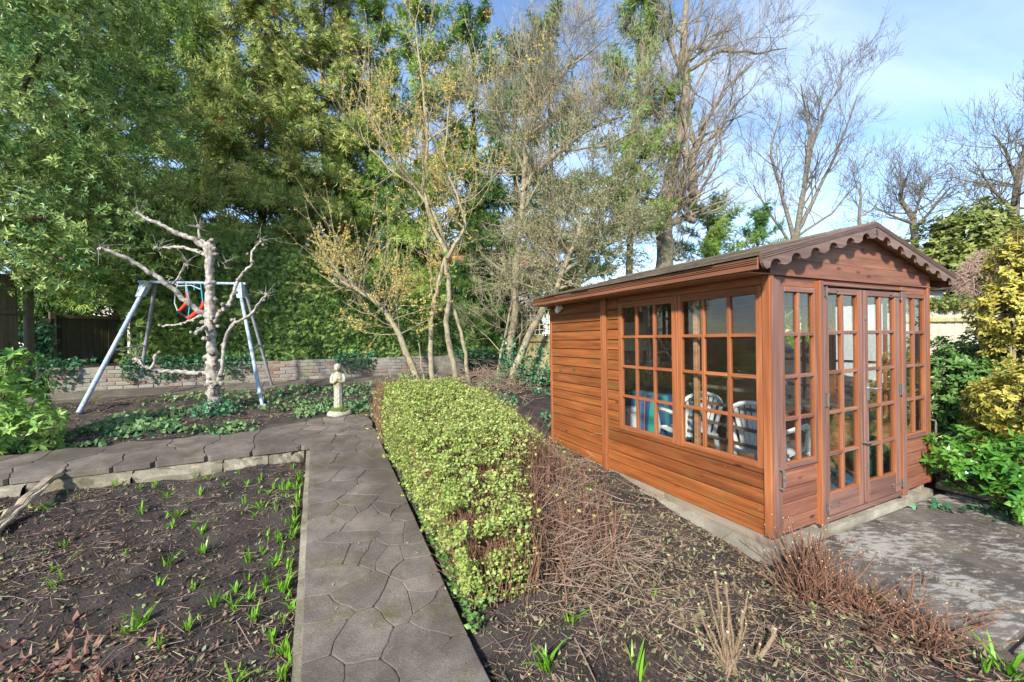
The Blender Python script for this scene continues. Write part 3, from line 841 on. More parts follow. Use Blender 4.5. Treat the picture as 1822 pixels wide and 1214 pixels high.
# roof: decks, felt shingles, bargeboards, fascias
sl = math.atan(slope); cs, sn = math.cos(sl), math.sin(sl)
Lr = (W_ / 2 + EAVE_X) / cs
Y0r, Y1r = -0.105, 3.10
roof = thing('roof', '', '', (0, 0, 0)); roof.parent = SH
for k_ in ('label', 'category'):
    if k_ in roof: del roof[k_]
def on_slope(u, y, h, sg):                        # u from the eave up, h above the deck
    x = -EAVE_X + u * cs - h * sn; z = Z_E + u * sn + h * cs
    return (x if sg < 0 else W_ - x, y, z)
for sg in (-1, 1):
    mb = MB(); V = [on_slope(u, y, h, sg) for y in (Y0r, Y1r) for u, h in ((0, -0.022), (Lr, -0.022), (Lr, 0.0), (0, 0.0))]
    mb.add(V, [(0, 1, 2, 3), (7, 6, 5, 4), (0, 4, 5, 1), (1, 5, 6, 2), (2, 6, 7, 3), (3, 7, 4, 0)]); mb.build('deck', M['lining'], roof)
rg = random.Random(8)
for sg in (-1, 1):
    for c in range(8):
        u0 = c * 0.196 - 0.025; y = Y0r - 0.01
        while y < Y1r - 0.02:
            w = min(rg.uniform(0.30, 0.46), Y1r + 0.02 - y); j = rg.uniform(-0.012, 0.012); th = rg.uniform(0.008, 0.014)
            u1 = min(u0 + 0.225, Lr + 0.002)
            mb = MB(); V = [on_slope(u, yy, h, sg) for yy in (y + 0.003, y + w - 0.003) for u, h in ((u0 + j, 0.012), (u1, 0.002), (u1, 0.006), (u0 + j, 0.012 + th))]
            mb.add(V, [(0, 1, 2, 3), (7, 6, 5, 4), (0, 4, 5, 1), (1, 5, 6, 2), (2, 6, 7, 3), (3, 7, 4, 0)])
            mb.build('shingle', M['felt'], roof); y += w
mb = MB(); mb.tube([(W_ / 2, Y0r - 0.01, Z_R + 0.008), (W_ / 2, Y1r, Z_R + 0.008)], 0.03, 6); mb.build('ridge_cap', M['felt'], roof)
# fascias along both eaves, beaded
for sg in (-1, 1):
    xs = (-EAVE_X - 0.004, -EAVE_X + 0.016) if sg < 0 else (W_ + EAVE_X - 0.016, W_ + EAVE_X + 0.004)
    S('fascia', (xs[0], Y0r, 1.935), (xs[1], Y1r, 2.012), M['fascia'], roof)
    for z in (1.975, 1.988, 2.001):
        S('bead', ((xs[0] - 0.008, Y0r, z) if sg < 0 else (xs[1], Y0r, z)), ((xs[0], Y1r, z + 0.007) if sg < 0 else (xs[1] + 0.008, Y1r, z + 0.007)), M['fascia'], roof, 0.001)
    S('soffit', (min(xs[0] + .02, 0) if sg < 0 else W_, -0.03, 1.926), (-0.02 if sg < 0 else xs[0], Y1r, 1.934), M['lining'], roof)
# scalloped bargeboards
def barge_profile(L):
    top = [(0, 0.035), (L, 0.035)]; bot = []; n = 6; per = L / (n + 0.35)
    for i in range(n):
        c = 0.55 * per + i * per; r_ = 0.062
        for k in range(9):
            th = math.pi - math.pi * k / 8; bot.append((c + r_ * math.cos(th), -0.088 + 0.048 * math.sin(th)))
        for k in range(1, 5):
            f = k / 5; bot.append((c + r_ + (per - 2 * r_) * f, -0.088 - 0.012 * math.sin(math.pi * f)))
    bot = [(0.0, -0.045), (0.012, -0.075), (0.03, -0.092)] + [b for b in bot if b[0] < L - 0.008] + [(L, -0.085)]
    return top, bot
for sg in (-1, 1):
    top, bot = barge_profile(Lr + (0.004 if sg < 0 else 0.0))
    mb = MB(); V = []; us = [b[0] for b in bot]
    for y in (-0.135, -0.113):
        for (u, h) in bot: V.append(on_slope(u, y, h + 0.0, sg))
        for (u, h) in bot: V.append(on_slope(u, y, 0.030, sg))
    n = len(bot); k = np.arange(n - 1)
    Q = [np.stack([k, k + 1, n + k + 1, n + k], -1), np.stack([2 * n + k + 1, 2 * n + k, 3 * n + k, 3 * n + k + 1], -1),
         np.stack([k + 1, k, 2 * n + k, 2 * n + k + 1], -1), np.stack([n + k, n + k + 1, 3 * n + k + 1, 3 * n + k], -1)]
    mb.add(V, np.vstack(Q)); mb.add(V, [(0, n, 3 * n, 2 * n), (n - 1, 3 * n - 1, 4 * n - 1, 2 * n - 1)])
    bb = mb.build('bargeboard', M['barge'], roof)
    for h in (-0.012, 0.002, 0.016):
        m2 = MB(); V = [on_slope(u, y, hh, sg) for u in (0.0, Lr) for y, hh in ((-0.141, h), (-0.1355, h), (-0.1355, h + 0.008), (-0.141, h + 0.008))]
        m2.add(V, [(0, 1, 2, 3), (7, 6, 5, 4), (0, 4, 5, 1), (1, 5, 6, 2), (2, 6, 7, 3), (3, 7, 4, 0)]); m2.build('bead', M['barge'], bb)
# ironmongery
def thinge(door, base, x, z, sgn):
    mb = MB(); o = np.array((x, -0.045, z))
    mb.box(o + (-0.012, -0.005, -0.036), o + (0.012, 0.0, 0.036))
    mb.tube([o + (0, -0.012, -0.045), o + (0, -0.012, 0.040)], 0.006, 6)
    x0, x1 = sorted((0.018 * sgn, 0.165 * sgn)); mb.box(o + (x0, -0.005, -0.007), o + (x1, 0, 0.007))
    e = 0.165 * sgn
    for dz in (-0.010, 0.010): mb.tube([o + (e, -0.007, dz), o + (e + 0.012 * sgn, -0.007, dz * 1.3)], 0.007, 6)
    mb.build('hinge', M['iron'], door, base)
for z in (1.822, 0.105): thinge(d1, b1, 0.640, z, 1); thinge(d2, b2, 1.842, z - (0.0 if z > 1 else 0.0), -1)
for d, b, x in ((d1, b1, 0.640), (d2, b2, 1.838)):
    mb = MB(); o = np.array((x, -0.045, 0.965)); mb.box(o + (-0.02, -0.006, -0.055), o + (0.02, 0, 0.055)); mb.tube([o + (0, -0.014, -0.05), o + (0, -0.014, 0.05)], 0.009, 6)
    mb.build('hinge', M['iron'], d, b)
mb = MB(); o = np.array((1.262, -0.0425, 0.985)); mb.box(o + (-0.02, -0.008, -0.075), o + (0.02, 0, 0.075))
mb.tube([o + (0, -0.008, 0.03), o + (0, -0.05, 0.03), o + (0.02, -0.058, 0.03), o + (0.07, -0.055, 0.024), o + (0.115, -0.052, 0.034)], [0.009, 0.009, 0.010, 0.009, 0.007], 8)
mb.build('handle', plain('handle_metal', (0.45, 0.45, 0.46), 0.35, 0.8), d2, b2)
for z, m_ in ((1.62, 0), (0.56, 1), (0.37, 0)):
    mb = MB(); o = np.array((1.206, -0.058, z)); mb.box(o + (-0.012, -0.008, -0.022), o + (0.012, 0, 0.022))
    if m_: mb.tube([o + (-0.03, -0.02, 0), o + (0.0, -0.026, 0.003), o + (0.08, -0.02, -0.004)], 0.008, 6); mb.tube([o + (-0.03, 0.008, 0), o + (-0.03, -0.02, 0)], 0.01, 6)
    mb.build('bolt', M['iron'], d1, b1)
for x, z0, z1, y in ((0.045, 0.36, 0.50, -0.036), (W_ + 0.005, 0.47, 0.62, -0.034)):
    mb = MB(); mb.tube([(x, y, z1), (x, y - 0.03, z1), (x + 0.004, y - 0.034, z1 - 0.02), (x + 0.004, y - 0.034, z0 + 0.02), (x, y - 0.03, z0), (x, y, z0)], 0.009, 6); mb.build('cabin_hook', M['iron'], SH)
mb = MB(); o = np.array((-0.02, 2.78, 1.90)); mb.box(o + (-0.07, -0.03, -0.03), o + (0, 0.03, 0.02)); mb.tube([o + (-0.03, 0, -0.03), o + (-0.08, 0.0, -0.05)], [0.03, 0.035], 8); mb.build('security_lamp', M['white_plastic'], SH)

# ------------------------------------------------------------------ things inside the summer house
def shp(x, y, z=0.02): return CORNER + RV * x + SV * y + np.array([0, 0, z])
def plastic_chair(label, x, y, rz):
    t = thing('plastic_chair', label, 'chair', shp(x, y), YAW + rz, 'white plastic garden chairs')
    w = M['white_plastic']
    mb = MB()
    for i in range(7): mb.box((-0.21 + i * 0.0605, -0.20, 0.40), (-0.21 + i * 0.0605 + 0.054, 0.21, 0.415))
    mb.box((-0.22, -0.235, 0.385), (0.22, -0.201, 0.42)); mb.box((-0.22, 0.211, 0.385), (0.22, 0.235, 0.42)); mb.build('seat', w, t)
    mb = MB(); arch = [(-0.22 + 0.02 * (1 - q), 0.22 + 0.10 * q, 0.42 + 0.30 * q) for q in np.linspace(0, 1, 5)]
    top = [(-0.22 * math.cos(th), 0.32 + 0.035 * math.sin(th), 0.72 + 0.15 * math.sin(th)) for th in np.linspace(0, math.pi, 13)][1:-1]
    arch = arch + top + [(-p[0], p[1], p[2]) for p in arch[::-1]]
    mb.tube(arch, 0.021, 6)
    bk = mb.build('backrest', w, t)
    for i in range(-3, 4):
        xx = i * 0.052; zt = 0.72 + 0.15 * math.sqrt(max(0, 1 - (xx / 0.22) ** 2)) - 0.008
        m2 = MB(); m2.beam((xx * 0.8, 0.235, 0.42), (xx, 0.338, zt), 0.034, 0.012, (0, 1, 0.3)); m2.build('slat', w, bk)
    for sx in (-1, 1):
        m2 = MB(); m2.tube([(sx * 0.215, 0.285, 0.63), (sx * 0.25, 0.1, 0.645), (sx * 0.25, -0.12, 0.64), (sx * 0.24, -0.2, 0.60)], [0.018, 0.024, 0.026, 0.02], 6); m2.build('armrest', w, t)
        for sy, yy in ((-1, -0.22), (1, 0.23)):
            m2 = MB(); top_z = 0.61 if sy < 0 else 0.41
            m2.tube([(sx * 0.24 if sy < 0 else sx * 0.205, yy + (0.02 if sy < 0 else 0), top_z), (sx * 0.215, yy, 0.40), (sx * 0.245, yy + sy * 0.05, 0.002)], [0.018, 0.028, 0.018], 6); m2.build('leg', w, t)
    return t
plastic_chair('white plastic garden chair with fan-slatted back beside the striped table inside the summer house', 0.74, 1.42, math.radians(160))
plastic_chair('white plastic garden chair just inside the glazed corner of the summer house', 0.80, 0.50, math.radians(100))
def cloth_mat():
    m, nt, b = nmat('striped_cloth')
    tc = nt.nodes.new('ShaderNodeTexCoord'); sp = nt.nodes.new('ShaderNodeSeparateXYZ'); lk(nt, tc.outputs['Object'], sp.inputs[0])
    u = mth(nt, 'FRACT', mth(nt, 'MULTIPLY', mth(nt, 'ADD', sp.outputs[1], mth(nt, 'ADD', sp.outputs[0], 3.0)), 2.2))
    B, Gc, O, Wc = (0.035, 0.09, 0.24), (0.02, 0.28, 0.24), (0.52, 0.25, 0.16), (0.06, 0.13, 0.30)
    c = ramp(nt, u, [(0, Gc), (0.22, B), (0.40, O), (0.46, Wc), (0.70, O), (0.74, Gc), (0.80, B)], 'CONSTANT')
    lk(nt, c, b.inputs['Base Color']); b.inputs['Roughness'].default_value = 0.9
    return m
tb = thing('side_table', 'small table under a blue and green striped cloth inside the summer house', 'table', shp(1.22, 2.35), YAW + 0.1)
mb = MB(); mb.box((-0.36, -0.36, 0.68), (0.36, 0.36, 0.705)); mb.build('tabletop', M['lining'], tb)
for sx in (-1, 1):
    for sy in (-1, 1):
        m2 = MB(); m2.box((sx * 0.32 - 0.02, sy * 0.32 - 0.02, 0), (sx * 0.32 + 0.02, sy * 0.32 + 0.02, 0.68)); m2.build('leg', M['lining'], tb)
cl = thing('tablecloth', 'blue and green striped cloth hanging over the small table', 'tablecloth', shp(1.22, 2.35), YAW + 0.1)
mb = MB(); n = 64; ring = []
for lvl, (z, rr) in enumerate([(0.712, 0.372), (0.706, 0.385), (0.5, 0.395), (0.25, 0.405), (0.10, 0.41)]):
    for i in range(n):
        th = 2 * math.pi * i / n; c, s_ = math.cos(th), math.sin(th); q = rr / max(abs(c), abs(s_))
        wv = 1 + (0.02 * math.sin(i * 1.57) * (lvl - 1) if lvl > 1 else 0); ring.append((c * q * wv, s_ * q * wv, z))
k = np.arange(n); mb.add(ring, np.vstack([np.stack([l * n + k, (l + 1) * n + k, (l + 1) * n + (k + 1) % n, l * n + (k + 1) % n], -1) for l in range(4)]))
mb.add(ring[:n] + [(0, 0, 0.713)], [(i, (i + 1) % n, n) for i in range(n)]); mb.build('drape', cloth_mat(), cl, smooth=True)
# white storage drum beside the table
mb = MB(); mb.tube([(0, 0, 0), (0, 0, 0.02), (0, 0, 0.46), (0, 0, 0.48), (0, 0, 0.53)], [0.13, 0.15, 0.165, 0.18, 0.178], 20); o = shp(0.78, 2.42)
dr = thing('plastic_bin', 'white plastic bin behind the leftmost panes of the summer house', 'bin', o); mb.build('bin_body', M['white_plastic'], dr, smooth=False)
mb = MB(); mb.tube([(0.15, 0, 0.44), (0.20, 0, 0.38), (0.15, 0, 0.30)], 0.012, 6); mb.build('bin_handle', M['white_plastic'], dr)
# folded slatted wooden bench frame leaning behind the window
rk = thing('slatted_rack', 'weathered slatted wooden frame leaning inside the summer house window', 'rack', shp(0.42, 0.62), YAW)
for i, yy in enumerate((-0.40, -0.02, 0.36)):
    m2 = MB(); m2.beam((-0.10 + 0.02 * i, yy, 0.0), (0.02, yy + 0.05, 1.08 - 0.02 * i), 0.03, 0.025, (0, 1, 0)); m2.build('upright', M['grey_wood'], rk)
for i, z in enumerate((0.20, 0.34, 0.48, 0.62, 0.80, 0.96, 1.07)):
    m2 = MB(); m2.beam((-0.03 + 0.08 * z / 1.0, -0.50, z), (-0.03 + 0.08 * z, 0.50, z + 0.015), 0.015, 0.030); m2.build('slat', M['grey_wood'], rk)
# bistro table
bt_ = thing('bistro_table', 'round black metal bistro table inside the glazed doors', 'table', shp(2.02, 0.80), YAW)
mb = MB(); mb.tube([(0, 0, 0.68), (0, 0, 0.695)], 0.29, 28); mb.build('tabletop', M['grey_wood'], bt_)
for k in range(3):
    th = k * 2.094 + 0.5; c, s_ = math.cos(th), math.sin(th)
    m2 = MB(); m2.tube([(c * q, s_ * q, z) for q, z in ((0.20, 0.68), (0.10, 0.55), (0.06, 0.40), (0.12, 0.22), (0.22, 0.07), (0.25, 0.011), (0.22, 0.012))], 0.011, 6); m2.build('leg', M['black_metal'], bt_)
m2 = MB(); m2.tube([(0.09 * math.cos(q), 0.09 * math.sin(q), 0.36) for q in np.linspace(0, 6.283, 20)], 0.008, 5); m2.build('ring', M['black_metal'], bt_)
def rug_mat():
    m, nt, b = nmat('rug'); v = noise(nt, geo_pos(nt, (30, 8, 1)), 4, 3, 0.6)
    lk(nt, ramp(nt, v, [(0.35, (0.02, 0.05, 0.08)), (0.6, (0.06, 0.13, 0.18))]), b.inputs['Base Color']); b.inputs['Roughness'].default_value = 0.95; return m
mb = MB(); mb.box((-0.75, -0.45, 0), (0.75, 0.45, 0.008)); tag(mb.build('rug', rug_mat()), 'dark blue woven rug on the summer house floor inside the doors', 'rug')
bpy.data.objects['rug'].location = shp(1.3, 0.60); bpy.data.objects['rug'].rotation_euler = (0, 0, YAW)
mb = MB(); mb.tube([(0, 0, 0), (0, 0, 0.05), (0.01, 0, 0.18), (0, 0, 0.30), (0.0, 0, 0.34)], [0.13, 0.16, 0.17, 0.13, 0.05], 14, bumps=0.03); sk = thing('garden_sack', 'dark green sack standing on the floor by the right-hand door', 'sack', shp(2.2, 0.35)); mb.build('sack_body', plain('green_sack', (0.02, 0.11, 0.08), 0.5), sk, smooth=True)
mb = MB(); mb.tube([(0, 0, 0.33), (0.02, 0.01, 0.39)], [0.03, 0.06], 10); mb.build('sack_neck', bpy.data.materials['green_sack'], sk)
nbd = thing('reflection_panel', 'pale cream panel added on the back wall in place of a reflection in the panes', 'board', shp(1.15, L_ - 0.04, 1.27), YAW); bar('panel', (-0.75, -0.012, 0.0), (0.55, 0.004, 0.44), plain('cream_reflection', (0.62, 0.60, 0.46), 0.7), nbd); bar('bottom_edge', (-0.75, -0.02, -0.025), (0.55, 0.004, -0.001), M['lining'], nbd)  # added cream panel, imitates a reflection of the outdoors in the window panes
# twin round wall ornaments
for dx, lab in ((0.0, 'larger round grey ornament hung on the summer house back wall'),):
    o = thing('wall_ornament', lab, 'ornament', shp(1.75, L_ - 0.04, 1.0), YAW)
    for k, (x, z, r_) in enumerate(((0, 0, 0.11), (0.13, 0.09, 0.10))):
        mb = MB(); mb.tube([(x, 0.004, z), (x, -0.02, z), (x, -0.03, z)], [r_, r_, r_ * 0.8], 20); mb.build('disc', plain('ornament_grey%d' % k, (0.42, 0.40, 0.37), 0.7, 0, 0.3), o)

# =================================================================== BRICK WALL
def brick_mat():
    m, nt, b = nmat('brick')
    oi = nt.nodes.new('ShaderNodeObjectInfo'); p = geo_pos(nt)
    base = ramp(nt, oi.outputs['Random'], [(0, (0.17, 0.05, 0.03)), (0.25, (0.27, 0.085, 0.045)), (0.45, (0.24, 0.17, 0.12)), (0.65, (0.33, 0.29, 0.22)), (0.85, (0.38, 0.36, 0.33)), (1.0, (0.16, 0.12, 0.10))])
    n1 = noise(nt, p, 2.2, 5, 0.65)
    base = mixc(nt, 0.35, base, (0.20, 0.17, 0.13)); c = mixc(nt, ramp(nt, n1, [(0.42, (0, 0, 0)), (0.56, (0.75, 0.75, 0.75))]), base, (0.26, 0.255, 0.225))
    n2 = noise(nt, p, 60, 4, 0.7); c = mixc(nt, ramp(nt, n2, [(0.35, (0.6, 0.6, 0.6)), (0.6, (0, 0, 0))]), c, (0.12, 0.10, 0.08))
    n3 = noise(nt, geo_pos(nt, (1.3, 1.3, 1.3)), 1.7, 5, 0.7); c = mixc(nt, ramp(nt, n3, [(0.55, (0, 0, 0)), (0.68, (0.7, 0.7, 0.7))]), c, (0.14, 0.15, 0.04))
    lk(nt, c, b.inputs['Base Color']); b.inputs['Roughness'].default_value = 0.9; bump(nt, b, n2, 0.7, 0.006)
    return m
M['brick'] = brick_mat()
TW = 10.22
wz = lambda a: float(gz_at(a, TW))
wb = G(-3.0, TW, 0.70)
BW = thing('brick_wall', 'low weathered brick retaining wall under the clipped hedge', 'wall', wb, YAW)
mb = MB(); mb.box((-1.35, 0.012, -0.2), (6.6, 0.24, 0.52)); core = mb.build('core', paving('wall_mortar', (0.22, 0.20, 0.16), (0.38, 0.35, 0.29), moss=0.6), BW)
rg = random.Random(3); nb = 0
brick_me = bevel_box('brick', 0.215, 0.10, 0.064, [M['brick']], 0.006)
half_me = bevel_box('brick', 0.102, 0.10, 0.064, [M['brick']], 0.006)
for c in range(7):
    x = -1.25 + (0.112 if c % 2 else 0)
    while x < 5.6:
        z = 0.055 + c * 0.075
        if not (c == 6 and rg.random() < 0.12):
            hd = (c % 3 == 1) and False
            o = link('brick', brick_me, BW, (x + rg.uniform(-0.003, 0.003), 0.05 + rg.uniform(-0.006, 0.008), z), (rg.uniform(-0.01, 0.01), rg.uniform(-0.008, 0.008), rg.uniform(-0.02, 0.02))); nb += 1
        x += 0.2265
        if nb >= 300: break

# =================================================================== FENCES
M['fence_old'] = wood('fence_old', (0.055, 0.043, 0.025), (0.11, 0.088, 0.052), (0.17, 0.14, 0.085), axis=2, moss=0.8)
M['fence_pale'] = wood('fence_pale', (0.42, 0.36, 0.24), (0.56, 0.50, 0.37), (0.68, 0.62, 0.50), axis=2, moss=0.35)
M['fence_pale_x'] = wood('fence_pale_x', (0.30, 0.27, 0.10), (0.42, 0.38, 0.18), (0.55, 0.50, 0.30), axis=0, moss=0.6)
M['fence_mid'] = wood('fence_mid', (0.20, 0.16, 0.07), (0.32, 0.26, 0.13), (0.42, 0.36, 0.22), axis=2, moss=0.7)
def fence(name, label, p0, p1, z0, h, bw, mat, matx, posts=2, rails=(0.12, 0.6), lean=0.0, cat='fence'):
    p0 = np.array(p0, float); p1 = np.array(p1, float); d = p1 - p0; L = np.linalg.norm(d); ang = math.atan2(d[1], d[0])
    t = thing(name, label, cat, (p0[0], p0[1], z0), ang)
    n = int(L / bw); me = bevel_box('fence_board', bw * 1.06, 0.014, h, [mat], 0.002)
    for i in range(n):
        link('fence_board', me, t, ((i + 0.5) * bw, 0.006 * (i % 2), h / 2 + random.uniform(-0.012, 0.012)), (lean + random.uniform(-0.01, 0.01), random.uniform(-0.012, 0.012), 0.06))
    for rz in rails: bar('rail', (0, -0.055, h * rz), (L, -0.012, h * rz + 0.07), matx, t)
    for i in range(posts):
        x = L * i / max(1, posts - 1); bar('post', (x - 0.05, -0.10, -0.3), (x + 0.05, -0.0, h + 0.05), mat, t)
    return t
# old fence on the left, two leaning panels
fp = lambda px, py, d: at(px, py, d)[:2]
f1 = fence('old_fence', 'dark weathered board fence panel behind the swing', fp(92, 560, 9.0), fp(235, 560, 10.2), 1.15, 1.18, 0.115, M['fence_old'], M['fence_old'], 2, (0.04, 0.93))
f2 = fence('old_fence', 'taller mossy board fence panel at the left edge of the garden', fp(-60, 560, 6.6), fp(47, 560, 7.3), 1.05, 1.85, 0.12, M['fence_old'], M['fence_old'], 2, (0.25, 0.62))
pt = thing('gate_post', 'leaning ivy-clad timber post between the two old fence panels', 'post', (*fp(62, 560, 8.2), 0.75), 0.5)
mb = MB(); mb.beam((0, 0, -0.1), (0.16, 0.05, 1.45), 0.15, 0.15, (0, 1, 0)); mb.build('post', M['fence_old'], pt)
# fence with trellis behind the summer house
q0, q1 = at(930, 600, 10.4), at(1040, 600, 9.4)
f3 = fence('trellis_fence', 'mossy board fence topped with square trellis behind the summer house', q0[:2], q1[:2], 0.72, 0.98, 0.10, M['fence_mid'], M['fence_mid'], 3, (0.85,))
Lf = float(np.linalg.norm(q1[:2] - q0[:2]))
for i in range(int(Lf / 0.13) + 1): bar('trellis_slat', (i * 0.13 - 0.011, -0.03, 0.98), (i * 0.13 + 0.011, -0.015, 1.62), M['fence_pale'], f3, 0.002)
for i in range(6): bar('trellis_slat', (0, -0.014, 1.0 + i * 0.12), (Lf, -0.001, 1.022 + i * 0.12), M['fence_pale'], f3, 0.002)
# sunlit fence at the right
f4 = fence('boundary_fence', 'pale sunlit board fence with mossy rails at the right', at(1590, 600, 7.6)[:2], at(1990, 600, 8.75)[:2], 0.28, 1.80, 0.105, M['fence_pale'], M['fence_pale_x'], 3, (0.36, 0.86))
bar('gravel_board', (0, -0.03, -0.32), (5.3, 0.03, -0.005), M['fence_pale'], f4)
ns = thing('neighbour_shed', 'brown eave and white wall of a shed beyond the pale fence', 'shed', at(1660, 600, 11.0) * (1, 1, 0) + (0, 0, 0.2), 0.25)
bar('wall', (-1.2, 0, 0), (0.42, 2.0, 2.55), plain('white_render', (0.66, 0.66, 0.64), 0.8), ns); bar('eave_board', (-1.3, -0.18, 2.55), (0.62, 2.1, 2.86), wood('eave_old', (0.10, 0.07, 0.05), (0.17, 0.12, 0.085), (0.24, 0.17, 0.12), axis=0), ns)
bar('roof', (-1.35, -0.22, 2.863), (0.66, 2.2, 2.93), M['felt'], ns)

# =================================================================== SWING
sw0, sw1 = gpx(140, 735), gpx(247, 692)
sw2, sw3 = gpx(467, 722), gpx(484, 688)
SW = thing('garden_swing', 'pale blue and grey metal swing frame standing in the soil bed', 'swing', tuple((sw0 + sw3) / 2))
o_ = np.array((sw0 + sw3) / 2)
dA = 7.35; tA, tB = at(262, 505, 7.55), at(425, 508, 7.85)
def leg(p0, p1, r_, m_): mb = MB(); mb.tube([p0, p1], r_, 10); return mb.build('leg', m_, SW, o_, smooth=True)
leg(sw0, tA, 0.034, M['swing_paint']); leg(sw1, tA + (0.06, 0.1, 0), 0.031, M['swing_grey'])
leg(sw2, tB, 0.031, M['swing_paint']); leg(sw3, tB + (0.03, 0.1, 0), 0.028, M['swing_grey'])
mb = MB(); bd = (tB - tA) / np.linalg.norm(tB - tA); mb.tube([tA - bd * 0.14 + (0, 0, 0.03), tB + bd * 0.12 + (0, 0, 0.03)], 0.028, 10); mb.build('top_beam', M['swing_paint'], SW, o_, smooth=True)
for top, foot in ((tA, sw0), (tB, sw2)):
    mb = MB(); dn = (foot - top) / np.linalg.norm(foot - top); f_ = np.array((0, -0.05, 0))
    Pq = [top + f_ + (-0.075, 0, 0.05), top + f_ + (0.075, 0, 0.05), top + f_ + dn * 0.30 + (0.05, 0, 0), top + f_ + dn * 0.30 + (-0.05, 0, 0)]
    mb.add(Pq + [p + np.array((0, 0.10, 0)) for p in Pq], [(0, 1, 2, 3), (7, 6, 5, 4), (0, 4, 5, 1), (1, 5, 6, 2), (2, 6, 7, 3), (3, 7, 4, 0)]); mb.build('bracket', M['swing_paint'], SW, o_)
for A_, B_, C_, q in ((sw0, tA, sw1, 0.43), (sw2, tB, sw3, 0.43)):
    mb = MB(); mb.tube([A_ + (B_ - A_) * q, C_ + (B_ - C_) * q], 0.014, 6); mb.build('cross_brace', M['swing_grey'], SW, o_)
# the seat hanging from it
dS = 7.65
SS = thing('hanging_swing', 'red plastic swing seat hanging on blue ropes from the metal frame', 'swing', tuple(at(338, 563, dS)))
so = at(338, 563, dS)
def strap(pts, w, th, mat, nm):
    mb = MB(); pts = [np.array(p) for p in pts]
    for i in range(len(pts) - 1): mb.beam(pts[i], pts[i + 1], w, th, (0, 1, 0.01))
    return mb.build(nm, mat, SS, so)
mb = MB(); mb.tube([at(332, 519, dS), at(335, 528, dS), at(333, 538, dS), at(327, 546, dS), at(321, 552, dS), at(315, 554, dS)], [0.022, 0.032, 0.036, 0.034, 0.030, 0.015], 10); mb.build('side', M['red_plastic'], SS, so, smooth=True)
mb = MB(); mb.tube([at(362, 537, dS - .1), at(361, 546, dS - .1), at(354, 553, dS - .1), at(346, 560, dS - .1), at(338, 566, dS - .1), at(331, 565, dS - .1)], [0.028, 0.040, 0.046, 0.046, 0.040, 0.018], 10); mb.build('side', M['red_plastic'], SS, so, smooth=True)
mb = MB(); a_, b_ = at(316, 554, dS), at(333, 565, dS - .1); mb.tube([a_, (a_ + b_) / 2 + (0, 0, -0.01), b_], 0.02, 6); mb.build('seat_base', M['black_metal'], SS, so)
for pts, m_ in (([(332, 519), (331, 512), (332, 504)], 'pale_rope'), ([(335, 565), (338, 540), (333, 512), (330, 504)], 'blue_rope'), ([(361, 537), (359, 520), (357, 505)], 'blue_rope'), ([(316, 553), (311, 540), (312, 520), (317, 504)], 'pale_rope'), ([(346, 516), (346, 505)], 'blue_rope'), ([(357, 515), (340, 508), (317, 509), (306, 503)], 'pale_rope')):
    mb = MB(); mb.tube([at(*p, dS - 0.03) for p in pts], 0.011, 5); mb.build('rope', M[m_], SS, so)

# =================================================================== PRUNED TREE
M['pruned_bark'] = bark('pruned_bark', (0.12, 0.095, 0.07), (0.38, 0.335, 0.28), (0.44, 0.42, 0.375), 26)
M['knot_bark'] = bark('knot_bark', (0.10, 0.075, 0.052), (0.28, 0.23, 0.175), (0.34, 0.32, 0.28), 45)
dT = float(gpx(383, 735)[1]); base = gpx(383, 738)
PT = thing('pruned_tree', 'knobbly pollarded tree with pale lopped limbs in front of the swing', 'tree', tuple(base))
def knob_tube(pix, r0, r1, dd=0.0, n=10, seed=1, rough=0.16, swell=0.18, d1=None):
    rg_ = np.random.default_rng(seed); pix = np.array(pix, float); seg = np.r_[0, np.cumsum(np.linalg.norm(np.diff(pix, axis=0), axis=1))]
    m_ = max(6, int(seg[-1] / 5)); q = np.linspace(0, seg[-1], m_)
    px, py = np.interp(q, seg, pix[:, 0]), np.interp(q, seg, pix[:, 1]); de = np.linspace(dd, d1 if d1 is not None else dd, m_)
    P = np.array([at(x, y, dT + e) for x, y, e in zip(px, py, de)])
    P += rg_.normal(0, 0.007, P.shape) * (np.arange(m_) > 0)[:, None]
    R = np.linspace(r0, r1, m_) * (0.68 if seed != 2 else 1.0) * (1 + swell * np.abs(rg_.normal(0, 1, m_)) * (rg_.random(m_) < 0.45))
    return P, R
mb = MB(); P, R = knob_tube([(382, 745), (381, 700), (379, 660), (378, 630), (375, 590), (374, 540), (373, 490), (373, 435)], 0.070, 0.056, swell=0.12, seed=2)
hh = np.linspace(0, 1, len(R)); R *= 1 + 0.30 * np.exp(-((hh - 0.26) / 0.09) ** 2) + 0.35 * np.exp(-((hh - 0.98) / 0.05) ** 2) + 0.3 * np.exp(-((hh - 0.62) / 0.04) ** 2) + 0.25 * np.exp(-((hh - 0.08) / 0.06) ** 2) + 0.5 * np.exp(-(hh / 0.025) ** 2)
mb.tube(P, R, 14, bumps=0.07, seed=4); mb.build('trunk', M['pruned_bark'], PT, base, smooth=True)
